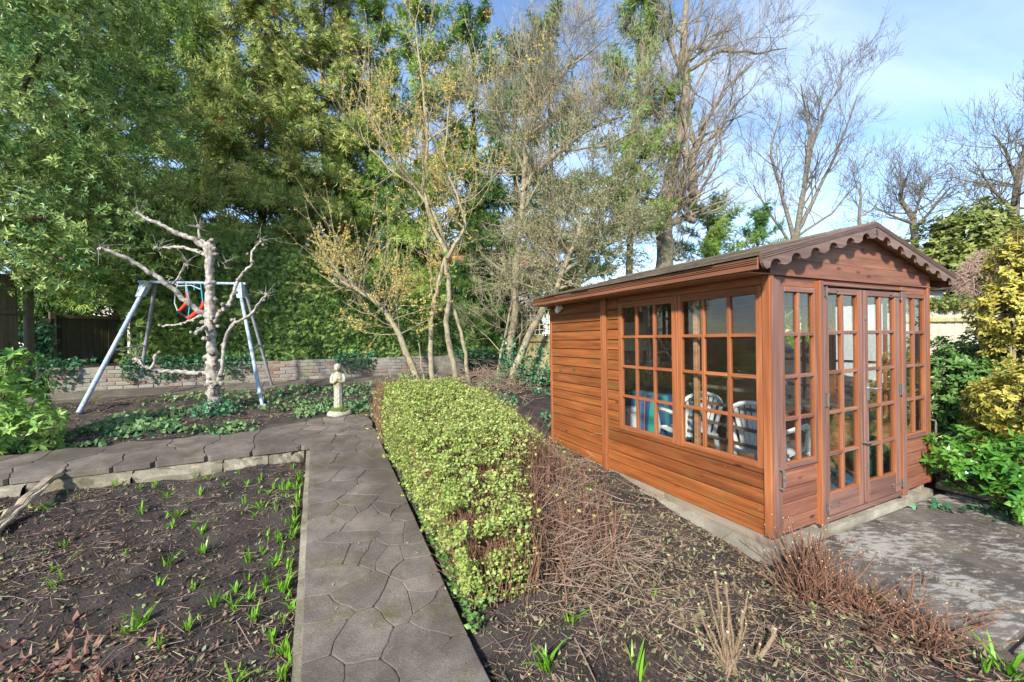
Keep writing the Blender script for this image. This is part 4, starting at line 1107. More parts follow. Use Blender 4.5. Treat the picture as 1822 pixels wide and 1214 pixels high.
limbs = [([(375, 448), (345, 425), (320, 418), (285, 400), (262, 390), (245, 378)], .055, .030, 0, -.3), ([(374, 456), (350, 448), (325, 440), (300, 440), (282, 441)], .05, .020, 0, .2),
         ([(376, 570), (350, 550), (322, 530), (305, 512), (285, 497), (262, 482), (240, 468), (215, 455), (196, 446), (178, 443)], .060, .032, 0, -.8),
         ([(305, 510), (318, 492), (330, 470)], .026, .012, -.2, -.4), ([(372, 558), (345, 568), (318, 578), (286, 580)], .03, .018, 0, .3), ([(372, 580), (355, 588), (346, 593)], .05, .035, 0, -.3),
         ([(378, 572), (392, 555), (408, 540), (416, 520), (422, 500), (432, 488), (448, 470), (447, 452), (456, 438), (464, 430)], .045, .020, 0, .3),
         ([(385, 690), (394, 668), (397, 640), (398, 612), (405, 590), (420, 574), (438, 566), (455, 548), (466, 532), (476, 524)], .050, .018, 0, -.3),
         ([(376, 664), (350, 665), (320, 662), (290, 660), (266, 656), (252, 648), (238, 638)], .055, .026, 0, -.3), ([(268, 656), (276, 644), (279, 630)], .03, .022, -.25, -.25), ([(252, 648), (246, 640), (236, 648)], .02, .014, -.3, -.3),
         ([(370, 438), (356, 426), (354, 404)], .036, .024, 0, 0), ([(418, 573), (418, 566)], .02, .015, -.1, -.1), ([(398, 553), (396, 540)], .028, .022, 0, 0)]
for k, (pix, r0, r1, e0, e1) in enumerate(limbs):
    mb = MB(); P, R = knob_tube(pix, r0, r1, e0, seed=20 + k, d1=e1); mb.tube(P, R, 9, bumps=0.09, seed=k)
    lm = mb.build('limb', M['pruned_bark'], PT, base, smooth=True)
rgk = np.random.default_rng(9); mb = MB()
kn = [(379 + rgk.normal(0, 7), 640 + rgk.uniform(-14, 60), rgk.uniform(.022, .042)) for _ in range(46)] + [(376 + rgk.normal(0, 6), y + rgk.normal(0, 4), .035) for y in (436, 440, 446, 505, 532, 575, 570, 585, 600) for _ in range(3)]
for pix, *_ in limbs:
    for (x, y) in pix[1:]:
        if rgk.random() < 0.9: kn.append((x + rgk.normal(0, 2.5), y + rgk.normal(0, 2.5), rgk.uniform(0.018, 0.034)))
for x, y, r_ in kn:
    c = at(x, y, dT - rgk.uniform(-0.02, 0.09)); ax = rgk.normal(0, 1, 3); ax /= np.linalg.norm(ax)
    mb.tube([c - ax * r_, c - ax * r_ * 0.5, c + ax * r_ * 0.2, c + ax * r_], [r_ * 0.3, r_ * 1.0, r_ * 1.05, r_ * 0.35], 7, bumps=0.16, seed=int(x * 7 + y))
tag(mb.build('knobs', M['knot_bark'], PT, base, smooth=True), kind='stuff')
P0, P1 = [], []
for (x, y) in [(245, 378), (178, 443), (330, 470), (464, 430), (476, 524), (238, 638), (354, 404), (400, 470), (282, 441)]:
    for _ in range(12):
        a0 = at(x + rgk.normal(0, 4), y + rgk.normal(0, 4), dT - .2); P0.append(a0); P1.append(a0 + rgk.normal(0, 0.09, 3) + (0, 0, 0.05))
mb = MB(); mb.sticks(P0, P1, 0.0045, 0.0015, 4); tag(mb.build('twigs', M['pruned_bark'], PT, base), kind='stuff')

# =================================================================== STATUE
sb = gpx(603, 742); sb[2] += 0.03
ST = thing('garden_statue', 'lichened stone statue of a robed child on a mossy base', 'statue', tuple(sb), 0.25)
def stone_mat():
    m, nt, b = nmat('statue_stone'); p = geo_pos(nt)
    n1 = noise(nt, p, 26, 5, 0.7); n2 = noise(nt, p, 9, 4, 0.6)
    c = ramp(nt, n1, [(0.3, (0.17, 0.16, 0.11)), (0.6, (0.43, 0.41, 0.34))]); c = mixc(nt, ramp(nt, n2, [(0.48, (0, 0, 0)), (0.62, (0.8, 0.8, 0.8))]), c, (0.28, 0.25, 0.09))
    lk(nt, c, b.inputs['Base Color']); b.inputs['Roughness'].default_value = 0.9; bump(nt, b, n1, 0.8, 0.012); return m
M['statue'] = stone_mat(); M['moss'] = plain('moss', (0.07, 0.10, 0.015), 0.95, 0, 0.5, 60, 1.0)
rg_ = np.random.default_rng(2); mb = MB()
rock = [(0, .165), (.02, .178), (.05, .165), (.075, .145), (.085, .06)]
V = []; n = 18
for z, r_ in rock:
    for i in range(n): th = 2 * math.pi * i / n; q = r_ * (1 + 0.10 * math.sin(3 * th + 1) + rg_.normal(0, .03)); V.append((q * math.cos(th) * 1.05, q * math.sin(th) * 0.9, z + rg_.normal(0, .004)))
k = np.arange(n); mb.add(V, np.vstack([np.stack([l * n + k, l * n + (k + 1) % n, (l + 1) * n + (k + 1) % n, (l + 1) * n + k], -1) for l in range(4)])); mb.add(V[-n:] + [(0, 0, .088)], [(i, (i + 1) % n, n) for i in range(n)])
mb.build('base', M['statue'], ST, smooth=True)
mb = MB(); mb.tube([(0, 0, .07), (0, 0, .095), (0, 0, .125), (0, 0, .14)], [.135, .125, .10, .04], 14, bumps=0.10); mb.build('moss', M['moss'], ST)
# figure: fluted robe, crossed arms, bowed head with curls - one continuous loft
prof = [(.10, .10, .09), (.14, .088, .08), (.22, .082, .074), (.32, .080, .070), (.42, .082, .070), (.48, .092, .074), (.52, .104, .082), (.555, .108, .085), (.59, .098, .078), (.625, .090, .066), (.655, .075, .055), (.672, .045, .042), (.682, .040, .040), (.695, .055, .055), (.72, .066, .066), (.75, .070, .070), (.775, .064, .064), (.795, .045, .045), (.805, .012, .012)]
V = []; n = 36
for li, (z, rx, ry) in enumerate(prof):
    for i in range(n):
        th = 2 * math.pi * i / n; fl = 0.0
        if z < .48: fl = 0.07 * math.cos(10 * th) * (1 if z > .12 else .3)
        if z > .70: fl = 0.09 * math.sin(6 * th + z * 90)
        dy = -0.02 if z > .69 else 0.0
        V.append((rx * 0.78 * (1 + fl) * math.cos(th), ry * (1 + fl) * math.sin(th) + dy, z))
mb = MB(); k = np.arange(n); mb.add(V, np.vstack([np.stack([l * n + k, l * n + (k + 1) % n, (l + 1) * n + (k + 1) % n, (l + 1) * n + k], -1) for l in range(len(prof) - 1)]))
for sx in (-1, 1):
    mb.tube([(sx * .070, 0, .635), (sx * .090, -.02, .58), (sx * .088, -.05, .52), (sx * .05, -.080, .515), (sx * .015, -.090, .545)], [.026, .028, .027, .024, .020], 10)
    for f in range(4): mb.tube([(sx * .020, -.10, .535 + f * .011), (-sx * .004, -.110, .548 + f * .011)], .006, 5)
mb.tube([(0, -.085, .735), (0, -.098, .722), (0, -.088, .715)], [.006, .011, .008], 6)
mb.build('figure', M['statue'], ST, smooth=True)

# =================================================================== helper for plants
def grow(segs, p, d, length, r, depth, rg, up=0.12, wob=0.16, kids=(3, 5), ratio=0.62, ang=0.75, tips=None, nseg=5, rmin=0.0025, start=0.3, spread_up=0.0):
    """recursive branching; collects (p0,p1,r0,r1) per depth"""
    pts = [np.array(p, float)]; d = np.array(d, float); d /= np.linalg.norm(d); st = length / nseg
    ends = max(rmin, r * (0.55 if depth > 0 else 0.3))
    rr = np.linspace(r, ends, nseg + 1)
    for i in range(nseg):
        d = d + rg.normal(0, wob, 3) + np.array([0, 0, up]); d /= np.linalg.norm(d)
        pts.append(pts[-1] + d * st)
    for i in range(nseg): segs.setdefault(depth, []).append((pts[i], pts[i + 1], rr[i], rr[i + 1]))
    if depth == 0:
        if tips is not None: tips.append((pts[-1], d)); tips.append((pts[-2], d))
        return
    n = rg.integers(kids[0], kids[1] + 1)
    for k in range(n):
        q = start + (1 - start) * (k + rg.random()) / n
        i = min(nseg - 1, int(q * nseg)); pp = pts[i] + (pts[i + 1] - pts[i]) * (q * nseg - i)
        dd = pts[i + 1] - pts[i]; dd /= np.linalg.norm(dd)
        perp = np.cross(dd, rg.normal(0, 1, 3)); perp /= np.linalg.norm(perp)
        a_ = ang * rg.uniform(0.6, 1.3); nd = dd * math.cos(a_) + perp * math.sin(a_) + np.array([0, 0, spread_up])
        grow(segs, pp, nd, length * ratio * rg.uniform(0.7, 1.2), max(rmin, rr[i] * 0.58), depth - 1, rg, up, wob, kids, ratio, ang, tips, (2 if depth == 1 else max(3, nseg - 1)), rmin, start, spread_up)
    grow(segs, pts[-1], d, length * ratio, ends, depth - 1, rg, up, wob, kids, ratio, ang, tips, (2 if depth == 1 else max(3, nseg - 1)), rmin, start, spread_up)
def emit(mb, segs, sides=None):
    for dep, L in segs.items():
        P0 = np.array([s_[0] for s_ in L]); P1 = np.array([s_[1] for s_ in L])
        mb.sticks(P0, P1 + (P1 - P0) * 0.04, [s_[2] for s_ in L], [s_[3] for s_ in L], 3 if dep < 2 else (5 if dep < 3 else 7))

# =================================================================== CLIPPED GOLDEN-GREEN HEDGE BY THE PATH
M['lonicera'] = leafmat('lonicera', [(0.13, 0.20, 0.04), (0.27, 0.35, 0.075), (0.40, 0.46, 0.12), (0.32, 0.42, 0.14), (0.57, 0.56, 0.21), (0.22, 0.30, 0.065)], 0.3, 0.45)
M['twig_red'] = bark('twig_red', (0.10, 0.048, 0.030), (0.25, 0.135, 0.085), None, 40)
M['twig_grey'] = bark('twig_grey', (0.15, 0.10, 0.068), (0.32, 0.23, 0.165), None, 40)
hb = G(1.4, 3.9)
HD = thing('clipped_hedge', 'low clipped yellow-green hedge with bare brown twigs beside the path', 'hedge', tuple(hb))
rg_ = np.random.default_rng(21)
HA0, HA1, HT0, HT1 = 0.80, 2.12, 2.25, 5.45
def htop(a, t):
    return 0.80 - 0.24 * (1 - sstep(t, 2.2, 3.1)) - 0.30 * sstep(a, 1.55, 2.15) * (1 - 0.4 * sstep(t, 3.8, 5)) + 0.10 * vnoise(a * 3.5, t * 3.5) + 0.08 * vnoise(a * 11, t * 11)
N = 86000
a = rg_.uniform(HA0, HA1, N); t = rg_.uniform(HT0, HT1, N)
sel = rg_.random(N); h = np.zeros(N)
tp = htop(a, t)
m1 = sel < 0.50; h[m1] = tp[m1] - np.abs(rg_.normal(0, 0.05, m1.sum()))
m2 = (sel >= 0.50) & (sel < 0.82); a[m2] = HA0 - 0.03 + np.abs(rg_.normal(0, 0.05, m2.sum())) + 0.07 * vnoise(t[m2] * 4, t[m2] * 0 + h[m2]) ; h[m2] = htop(a[m2], t[m2]) * rg_.uniform(0.06, 1, m2.sum()) ** 0.8
a[m2] -= 0.06 * np.sin(np.clip(h[m2] / 0.8, 0, 1) * math.pi)
m3 = (sel >= 0.82) & (sel < 0.90); t[m3] = HT0 - 0.02 + np.abs(rg_.normal(0, 0.06, m3.sum())); h[m3] = htop(a[m3], t[m3]) * rg_.uniform(0.08, 1, m3.sum())
m4 = sel >= 0.90; h[m4] = tp[m4] * rg_.uniform(0.2, 1, m4.sum())
bare = sstep(a, 1.25, 1.75) * (1 - sstep(t, 3.0, 4.2)); bare = np.maximum(bare, 0.55 * sstep(a, 1.6, 2.0)); bare = np.maximum(bare, 0.75 * sstep(a, 1.0, 1.3) * (1 - sstep(t, 2.3, 2.7)))
amax = 1.22 + 0.92 * sstep(t, 2.2, 4.0) + 0.12 * vnoise(t * 3, t * 0 + 4); bare = np.maximum(bare, 1.02 * sstep(a, amax - 0.16, amax + 0.06)); bare = np.maximum(bare, (t > 5.30) * (a < 1.02) * 0.97)
cl_ = vnoise(a * 6 + 3, t * 6 + h * 9)
cl2 = vnoise(a * 15 + 3, t * 15 + h * 21)
keep = (rg_.random(N) > bare * 0.97) & (cl_ + 0.5 > 0.30 * (h < tp - 0.12)) & (cl2 > -0.22)
a, t, h = a[keep], t[keep], h[keep]
Pw = np.c_[at2w(a, t), gz_at(a, t) + h]
D = np.c_[rg_.normal(0, 1, (len(a), 2)), rg_.uniform(-0.2, 0.9, len(a))]
ov = [quadleaf(0.024, 0.019), quadleaf(0.020, 0.017), quadleaf(0.027, 0.019)]
ns_ = 620; sa = rg_.uniform(HA0 - 0.02, HA1 - 0.1, ns_); st_ = rg_.uniform(HT0, HT1 - 0.1, ns_); sh_ = htop(sa, st_) - 0.06; SB = np.c_[at2w(sa, st_), gz_at(sa, st_) + sh_]
kk = rg_.random(ns_) < 0.45; sa2 = np.full(ns_, HA0 - 0.02); SB[kk] = np.c_[at2w(sa2[kk], st_[kk]), gz_at(sa2[kk], st_[kk]) + sh_[kk] * rg_.uniform(0.1, 1, kk.sum())]
SD = np.c_[rg_.normal(0, 0.5, (ns_, 2)), rg_.uniform(0.5, 1.2, ns_)]; SD[kk, :2] += -RV[:2] * 0.9; SD /= np.linalg.norm(SD, axis=1)[:, None]; SE = SB + SD * rg_.uniform(0.08, 0.24, (ns_, 1))
q_ = rg_.random((ns_, 22, 1)); LP = (SB[:, None] + (SE - SB)[:, None] * q_).reshape(-1, 3) + rg_.normal(0, 0.006, (ns_ * 22, 3)); bs = np.maximum(sstep(sa, 1.35, 1.9) * (1 - sstep(st_, 3.2, 4.4)), (sa > 1.1 + 0.92 * sstep(st_, 2.2, 4.0)) * 1.0); LP = LP[np.repeat(rg_.random(ns_) > bs, 22)]
Pw = np.vstack([Pw, LP]); D = np.vstack([D, np.c_[rg_.normal(0, 1, (len(LP), 2)), rg_.uniform(-0.1, 0.8, len(LP))]]); a = np.zeros(len(Pw)); SPRIG = (SB, SE)
mb = MB(); mb.scatter(ov, Pw, D, 0.55 + 0.85 * rg_.random(len(a)) ** 1.5); mb.build('foliage', M['lonicera'], HD, hb)
N = 4200
a = rg_.uniform(HA0 + 0.02, HA1, N); t = rg_.uniform(HT0, HT1 + 0.02, N); hh = htop(a, t) * rg_.uniform(0.65, 1.0, N)
ex = 380; a = np.r_[a, rg_.uniform(1.3, 2.0, ex)]; t = np.r_[t, rg_.uniform(2.1, 3.6, ex)]; hh = np.r_[hh, rg_.uniform(0.2, 0.62, ex)]
ex = 700; a = np.r_[a, rg_.uniform(0.72, 1.02, ex)]; t = np.r_[t, rg_.uniform(5.38, 5.62, ex)]; hh = np.r_[hh, rg_.uniform(0.5, 0.82, ex)]
kp = rg_.random(len(a)) < np.where(a > 1.25 + 0.9 * sstep(t, 2.2, 4.0), 0.20, 1.0); a, t, hh = a[kp], t[kp], hh[kp]; z0 = gz_at(a, t); B0 = np.c_[at2w(a, t), z0 - 0.02]; mid = B0 + np.c_[rg_.normal(0, 0.05, (len(a), 2)), hh * 0.55]; T1 = mid + np.c_[rg_.normal(0, 0.07, (len(a), 2)), hh * 0.45]
mb = MB(); mb.sticks(B0, mid, 0.004, 0.003, 3); mb.sticks(mid, T1, 0.003, 0.0016, 3)
q = rg_.integers(0, len(a), 6000); f = rg_.random(6000)[:, None]; S0 = mid[q] + (T1[q] - mid[q]) * f; S1 = S0 + rg_.normal(0, 0.06, (6000, 3)) + (0, 0, 0.03)
mb.sticks(S0, S1, 0.002, 0.001, 3); mb.sticks(SPRIG[0], SPRIG[1], 0.002, 0.001, 3); mb.build('stems', M['twig_red'], HD, hb)
# drooping dry tangle at its near right end
N = 1300; a = rg_.normal(1.58, 0.20, N); t = rg_.normal(2.65, 0.42, N); z = gz_at(a, t) + np.abs(rg_.normal(0.16, 0.16, N)); P0 = np.c_[at2w(a, t), z]
D = np.c_[rg_.normal(0.1, 1, (N, 2)), rg_.normal(0, 0.35, N)]; D /= np.linalg.norm(D, axis=1)[:, None]; L = rg_.uniform(0.08, 0.34, N)[:, None]
P1 = P0 + D * L; P1[:, 2] = np.maximum(P1[:, 2], gz_at(*w2at(P1[:, 0], P1[:, 1])) + 0.01); mb = MB(); mb.sticks(P0, P1, rg_.uniform(0.0015, 0.004, N), 0.0012, 3); mb.build('dry_tangle', M['twig_grey'], HD, hb)

# =================================================================== CONIFERS BEHIND THE WALL
CON = dict(
    dark=leafmat('conifer_dark', [(0.030, 0.095, 0.028), (0.06, 0.155, 0.038), (0.10, 0.21, 0.05), (0.17, 0.28, 0.065)], 0.15, 0.55),
    mid=leafmat('conifer_mid', [(0.05, 0.14, 0.025), (0.11, 0.225, 0.04), (0.19, 0.30, 0.055), (0.30, 0.38, 0.08)], 0.15, 0.55),
    gold=leafmat('conifer_gold', [(0.07, 0.16, 0.03), (0.15, 0.25, 0.05), (0.28, 0.34, 0.08), (0.44, 0.42, 0.14)], 0.15, 0.55))
M['bark_dark'] = bark('bark_dark', (0.05, 0.035, 0.025), (0.14, 0.10, 0.075), None, 14)
M['bark_grey'] = bark('bark_grey', (0.075, 0.064, 0.052), (0.17, 0.148, 0.12), (0.20, 0.18, 0.13), 12)
M['bark_moss'] = bark('bark_moss', (0.15, 0.125, 0.085), (0.34, 0.29, 0.21), (0.32, 0.28, 0.14), 20)
M['bark_pale'] = bark('bark_pale', (0.13, 0.105, 0.08), (0.30, 0.25, 0.20), (0.30, 0.25, 0.15), 10)
M['rust'] = leafmat('rust', [(0.30, 0.10, 0.04), (0.42, 0.16, 0.07), (0.36, 0.2, 0.1)], 0.1, 0.7)
rgp = np.random.default_rng(31)
PLUMES = [plume(rgp, 10, 3) for _ in range(6)]
PLUMES_S = [plume(rgp, 8, 2) for _ in range(5)]
def conifer(label, base, height, radius, mat, seed, n=260, zlo=0.12, plen=0.85, temps=None, lean=(0, 0), trunk_r=0.16, rust=0, bare_to=0.0, view_bias=True):
    rg_ = np.random.default_rng(seed); base = np.array(base, float)
    t = thing('conifer_tree', label, 'tree', tuple(base), 0, 'conifers beyond the brick wall')
    top = base + np.array([lean[0], lean[1], height])
    mb = MB(); q = np.linspace(0, 1, 9)[:, None]; P = base - (0, 0, 0.4) + (top - base + (0, 0, 0.4)) * q + rg_.normal(0, 0.04, (9, 3)); mb.tube(P, np.linspace(trunk_r, 0.02, 9), 8)
    mb.build('trunk', M['bark_dark'], t, base)
    nl = max(12, n // 9); per_ = 9
    h = zlo + (0.99 - zlo) * (np.arange(nl) + rg_.random(nl)) / nl
    az = rg_.uniform(0, 2 * math.pi, nl)
    if view_bias: az = np.where(rg_.random(nl) < 0.55, math.atan2(-base[1], -base[0]) + rg_.normal(0, 0.9, nl), az)
    Lb = np.clip(1.03 - h, 0.06, 1) ** 0.62 * rg_.uniform(0.72, 1.12, nl) * radius
    rad = np.c_[np.cos(az), np.sin(az)]; sd_ = np.c_[-np.sin(az), np.cos(az)]
    ax = base + (top - base) * h[:, None]
    q = 0.30 + 0.70 * (np.arange(per_)[None, :] + rg_.random((nl, per_))) / per_
    up_ = (0.35 + 0.9 * h ** 2)[:, None]; drop = (0.50 * (1 - h))[:, None]
    sg_ = np.where(np.arange(per_)[None, :] % 2 == 0, 1.0, -1.0) * np.ones((nl, 1))
    off = sg_ * 0.24 * (1.1 - q) * Lb[:, None] * rg_.random((nl, per_))
    P = ax[:, None] + np.concatenate([rad[:, None] * (q * Lb[:, None])[..., None] + sd_[:, None] * off[..., None], ((up_ * q - drop * q * q) * Lb[:, None])[..., None]], -1)
    D = np.concatenate([rad[:, None] * 0.85 + sd_[:, None] * (sg_ * 0.55 * (1.15 - q))[..., None], (np.broadcast_to(up_ * 0.75 - drop * q, q.shape))[..., None]], -1) + rg_.normal(0, 0.16, (nl, per_, 3))
    P = P.reshape(-1, 3); D = D.reshape(-1, 3); n = len(P); h_ = np.repeat(h, per_)
    sc = plen * rg_.uniform(0.58, 1.0, n) * (1.1 - 0.45 * h_)
    mb = MB(); mb.scatter(temps or PLUMES, P, D, sc); mb.build('crown', mat, t, base)
    # limbs carrying the plumes
    mb = MB(); tipz = ((up_ - drop)[:, 0] * Lb); midp = ax + np.c_[rad * (Lb * 0.5)[:, None], (up_[:, 0] * 0.5 - drop[:, 0] * 0.25) * Lb]; endp = ax + np.c_[rad * Lb[:, None], tipz]
    mb.sticks(ax, midp, 0.030 * (1.1 - h), 0.016, 4); mb.sticks(midp, endp, 0.016, 0.006, 4)
    rad = np.repeat(rad, per_, 0)
    if bare_to:
        m_ = 60; hh = rg_.uniform(0.03, bare_to, m_); az = rg_.uniform(0, 6.28, m_); A_ = base + (top - base) * hh[:, None]
        E_ = A_ + np.c_[np.cos(az) * rg_.uniform(0.5, 1.5, m_), np.sin(az) * rg_.uniform(0.5, 1.5, m_), rg_.uniform(-0.3, 0.9, m_)]; mb.sticks(A_, E_, 0.018, 0.004, 4)
    mb.build('limbs', M['bark_dark'], t, base)
    if rust:
        k = rg_.integers(0, n, rust); mb = MB(); mb.scatter(PLUMES_S, P[k] + rg_.normal(0, 0.15, (rust, 3)) + rad[k][:, [0, 1, 1]] * (0.25, 0.25, 0), D[k] * (1, 1, -0.4), 0.42); mb.build('dead_sprays', M['rust'], t, base)
    return t
def bz(px, d, z=1.15):
    p = at(px, 600, d); p[2] = z; return p
conifer('dark green conifer behind the old fence at far left', bz(70, 12.5), 11.5, 2.8, CON['dark'], 1, 900, 0.06, 1.0)
conifer('tall dark conifer rising behind the swing frame', bz(215, 12.0), 12.5, 2.8, CON['dark'], 2, 1150, 0.09, 1.0)
conifer('bright green conifer with drooping plumes above the clipped hedge', bz(345, 12.6), 12.5, 2.7, CON['mid'], 3, 1260, 0.11, 1.0)
conifer('golden-tipped conifer with rusty dead sprays at the top', bz(470, 12.2), 12.0, 2.8, CON['gold'], 4, 1155, 0.23, 1.0, rust=22, bare_to=0.45)
conifer('conifer with bare dark lower trunk behind the yellow-flowered shrub', bz(585, 12.8), 11.8, 2.4, CON['gold'], 5, 1050, 0.21, 0.95, rust=10, bare_to=0.4)
conifer('mid green conifer behind the centre of the clipped hedge', bz(668, 13.6), 11.4, 2.3, CON['mid'], 6, 800, 0.08, 0.95)
conifer('yellow-green conifer behind the flowering shrub crown', bz(760, 13.0), 10.8, 2.8, CON['mid'], 7, 640, 0.12, 0.95, bare_to=0.25)
conifer('sparse dark conifer with curved bare limbs beside the pale house wall', bz(850, 14.0), 11.6, 2.4, CON['dark'], 8, 456, 0.32, 0.9, rust=3, bare_to=0.35)
conifer('slim pointed conifer behind the bare twiggy tree', bz(985, 15.0), 12.2, 2.5, CON['dark'], 9, 499, 0.10, 0.95)
conifer('conifer beside the lopped tree with sunlit yellow tips', bz(1110, 14.6), 12.4, 2.5, CON['mid'], 10, 565, 0.30, 0.95, lean=(0.8, 0))
conifer('dark conifer directly behind the bare twiggy tree trunk', bz(920, 13.2), 9.6, 2.2, CON['dark'], 15, 400, 0.06, 0.95, bare_to=0.2)
conifer('low dark conifer filling the gap above the right end of the clipped hedge', bz(720, 12.2), 4.4, 1.8, CON['dark'], 16, 300, 0.04, 0.9)
conifer('low bushy conifer between the two upright trunks by the wall', bz(850, 12.6), 3.6, 1.3, CON['dark'], 17, 225, 0.04, 0.9)
conifer('spreading low conifer behind the summer house ridge', bz(1265, 17), 5.6, 2.5, CON['mid'], 11, 435, 0.08, 1.0, rust=6)
conifer('small dark pointed conifer behind the summer house roof', bz(1350, 20), 6.2, 2.2, CON['dark'], 12, 325, 0.08, 1.0)
conifer('low green conifer right of the fan-shaped bare tree', bz(1440, 19), 4.3, 2.4, CON['mid'], 14, 304, 0.08, 1.0)

# clipped conifer hedge above the wall
cb = G(-1.5, 10.9, 1.15)
CH = thing('conifer_hedge', 'tall clipped dark green conifer hedge above the brick wall', 'hedge', tuple(cb))
rg_ = np.random.default_rng(41)
def ch_top(a): return 2.35 + 0.75 * sstep(-a, -0.4, 1.2) - 0.75 * sstep(a, 1.4, 2.6) + 0.3 * vnoise(a * 1.3, a * 0)
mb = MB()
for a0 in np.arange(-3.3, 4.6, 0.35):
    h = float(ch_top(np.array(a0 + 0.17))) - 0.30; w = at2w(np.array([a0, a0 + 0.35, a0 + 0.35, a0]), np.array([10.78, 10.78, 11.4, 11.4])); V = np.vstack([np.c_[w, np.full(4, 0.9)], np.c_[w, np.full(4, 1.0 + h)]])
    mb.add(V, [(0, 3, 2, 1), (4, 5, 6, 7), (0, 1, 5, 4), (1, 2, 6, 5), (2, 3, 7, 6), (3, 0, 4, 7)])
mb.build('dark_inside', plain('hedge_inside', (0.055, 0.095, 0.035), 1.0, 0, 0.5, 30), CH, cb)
N = 19000; a = rg_.uniform(-3.5, 4.6, N); h = rg_.random(N); tp = ch_top(a); z = 1.06 + h * tp
bul = 0.07 * vnoise(a * 1.7, z * 1.7) + 0.06 * vnoise(a * 4.5, z * 4.5)
t = 10.66 + bul + np.abs(rg_.normal(0, 0.04, N)) + 0.15 * sstep(h, 0.85, 1.0) - 0.12 * (h < 0.12)
k = rg_.random(N) < 0.08; t[k] = rg_.uniform(10.7, 11.3, k.sum()); z[k] = 1.0 + tp[k]
Pw = np.c_[at2w(a, t), z]; fw = -SV[:2]
D = np.c_[rg_.normal(0, 0.55, (N, 2)) + fw * 0.75, rg_.normal(0.15, 0.5, N)]
sp_t = [spray(1.0, rg_, 3, 0.12) for _ in range(6)]
mb = MB(); mb.scatter(sp_t, Pw, D, rg_.uniform(0.08, 0.19, N)); mb.build('foliage', leafmat('hedge_leaf', [(0.085, 0.19, 0.055), (0.15, 0.27, 0.075), (0.22, 0.34, 0.095), (0.31, 0.42, 0.13)], 0.2, 0.5), CH, cb)
N = 2600; a = rg_.uniform(-6.7, 0.8, N); z = rg_.uniform(1.3, 3.6, N); t = 10.55 + rg_.normal(0, 0.1, N) - 0.25 * sstep(-a, 2.6, 5); z = np.where(a < -3.3, 2.5 + (z - 1.3) * 0.6, z)
keep = rg_.random(N) < np.where(a < -2.0, 0.9, 0.15); a, z, t = a[keep], z[keep], t[keep]; N = len(a)
mb = MB(); mb.scatter(sp_t, np.c_[at2w(a, t), z], np.c_[rg_.normal(0, 0.6, (N, 2)) + fw * 0.7, rg_.normal(-0.05, 0.5, N)], rg_.uniform(0.12, 0.30, N)); mb.build('loose_sprays', CON['mid'], CH, cb)
# ivy spilling over the wall, and over the left bank
M['ivy'] = leafmat('ivy', [(0.018, 0.083, 0.045), (0.038, 0.135, 0.068), (0.068, 0.195, 0.090), (0.135, 0.270, 0.135)], 0.15, 0.32, spec=0.5)
def ivy_leaf(L):
    pts = np.array([(0, 0), (-.45, .15), (-.5, .45), (-.22, .5), (0, 1.0), (.22, .5), (.5, .45), (.45, .15)]) * L
    V = np.c_[pts[:, 0], np.abs(pts[:, 0]) * 0.2, pts[:, 1]]; V = np.vstack([V, [0, 0, 0.35 * L]])
    return V, np.array([(i, (i + 1) % 8, 8) for i in range(8)]), np.ones(9)
IVY = [ivy_leaf(1.0)]
def ivy_patch(name, label, cat, base, P, D, size, mat=None, group=None, as_stuff=False, parent=None):
    mb = MB(); mb.scatter(IVY, P, D, size)
    if parent is not None: return mb.build(name, mat or M['ivy'], parent, tuple(parent.location))
    o = mb.build(name, mat or M['ivy']); tag(o, label, cat, group, 'stuff' if as_stuff else None); return o
N = 4600; a = rg_.uniform(-4.6, 4.3, N); t = rg_.normal(10.35, 0.07, N); z = gz_at(a, t) + 0.48 + rg_.normal(0.02, 0.05, N) - np.where(rg_.random(N) < 0.4, rg_.random(N) ** 1.5 * 0.34, 0)
t = np.where(z < gz_at(a, t) + 0.45, 10.17, t)
k = vnoise(a * 1.1, a * 0 + 3) > -0.18; P = np.c_[at2w(a, t), z][k]; ivy_patch('ivy', 'ivy creeping along the top of the brick wall', 'ivy', None, P, np.c_[rg_.normal(0, 1, (len(P), 2)) + fw, rg_.normal(0.1, 0.4, len(P))], rg_.uniform(0.04, 0.09, len(P)), as_stuff=True)
# bank of ivy at left below the old fences
N = 5200; u = rg_.random(N); v = rg_.random(N)
c0, c1 = at(-40, 700, 6.6), at(190, 660, 9.6)
P = c0 * (1 - u[:, None]) + c1 * u[:, None]; zt = 0.62 + 0.62 * v + 0.15 * vnoise(u * 9, v * 4)
P[:, 2] = zt + 0.1 * u; P[:, :2] += (np.array([-0.35, 0.45]) * v[:, None]) + rg_.normal(0, 0.07, (N, 2))
ivy_patch('ivy_bank', 'bank of dark ivy below the old fence panels', 'ivy', None, P, np.c_[rg_.normal(0.5, 0.8, N), rg_.normal(-0.7, 0.6, N), rg_.normal(0.2, 0.4, N)], rg_.uniform(0.05, 0.11, N), as_stuff=True)
mb = MB(); nU = 12; U = np.linspace(0, 1, nU)[:, None]; lo = c0 * (1 - U) + c1 * U; lo[:, 2] = 0.45; hi = lo + (-0.42, 0.54, 0); hi[:, 2] = 1.25; bk = hi + (-1.5, 2.0, 0.1)
k = np.arange(nU - 1); mb.add(np.vstack([lo, hi, bk]), np.vstack([np.stack([k, k + 1, nU + k + 1, nU + k], -1), np.stack([nU + k, nU + k + 1, 2 * nU + k + 1, 2 * nU + k], -1)])); tag(mb.build('bank', M['soil']), kind='structure')
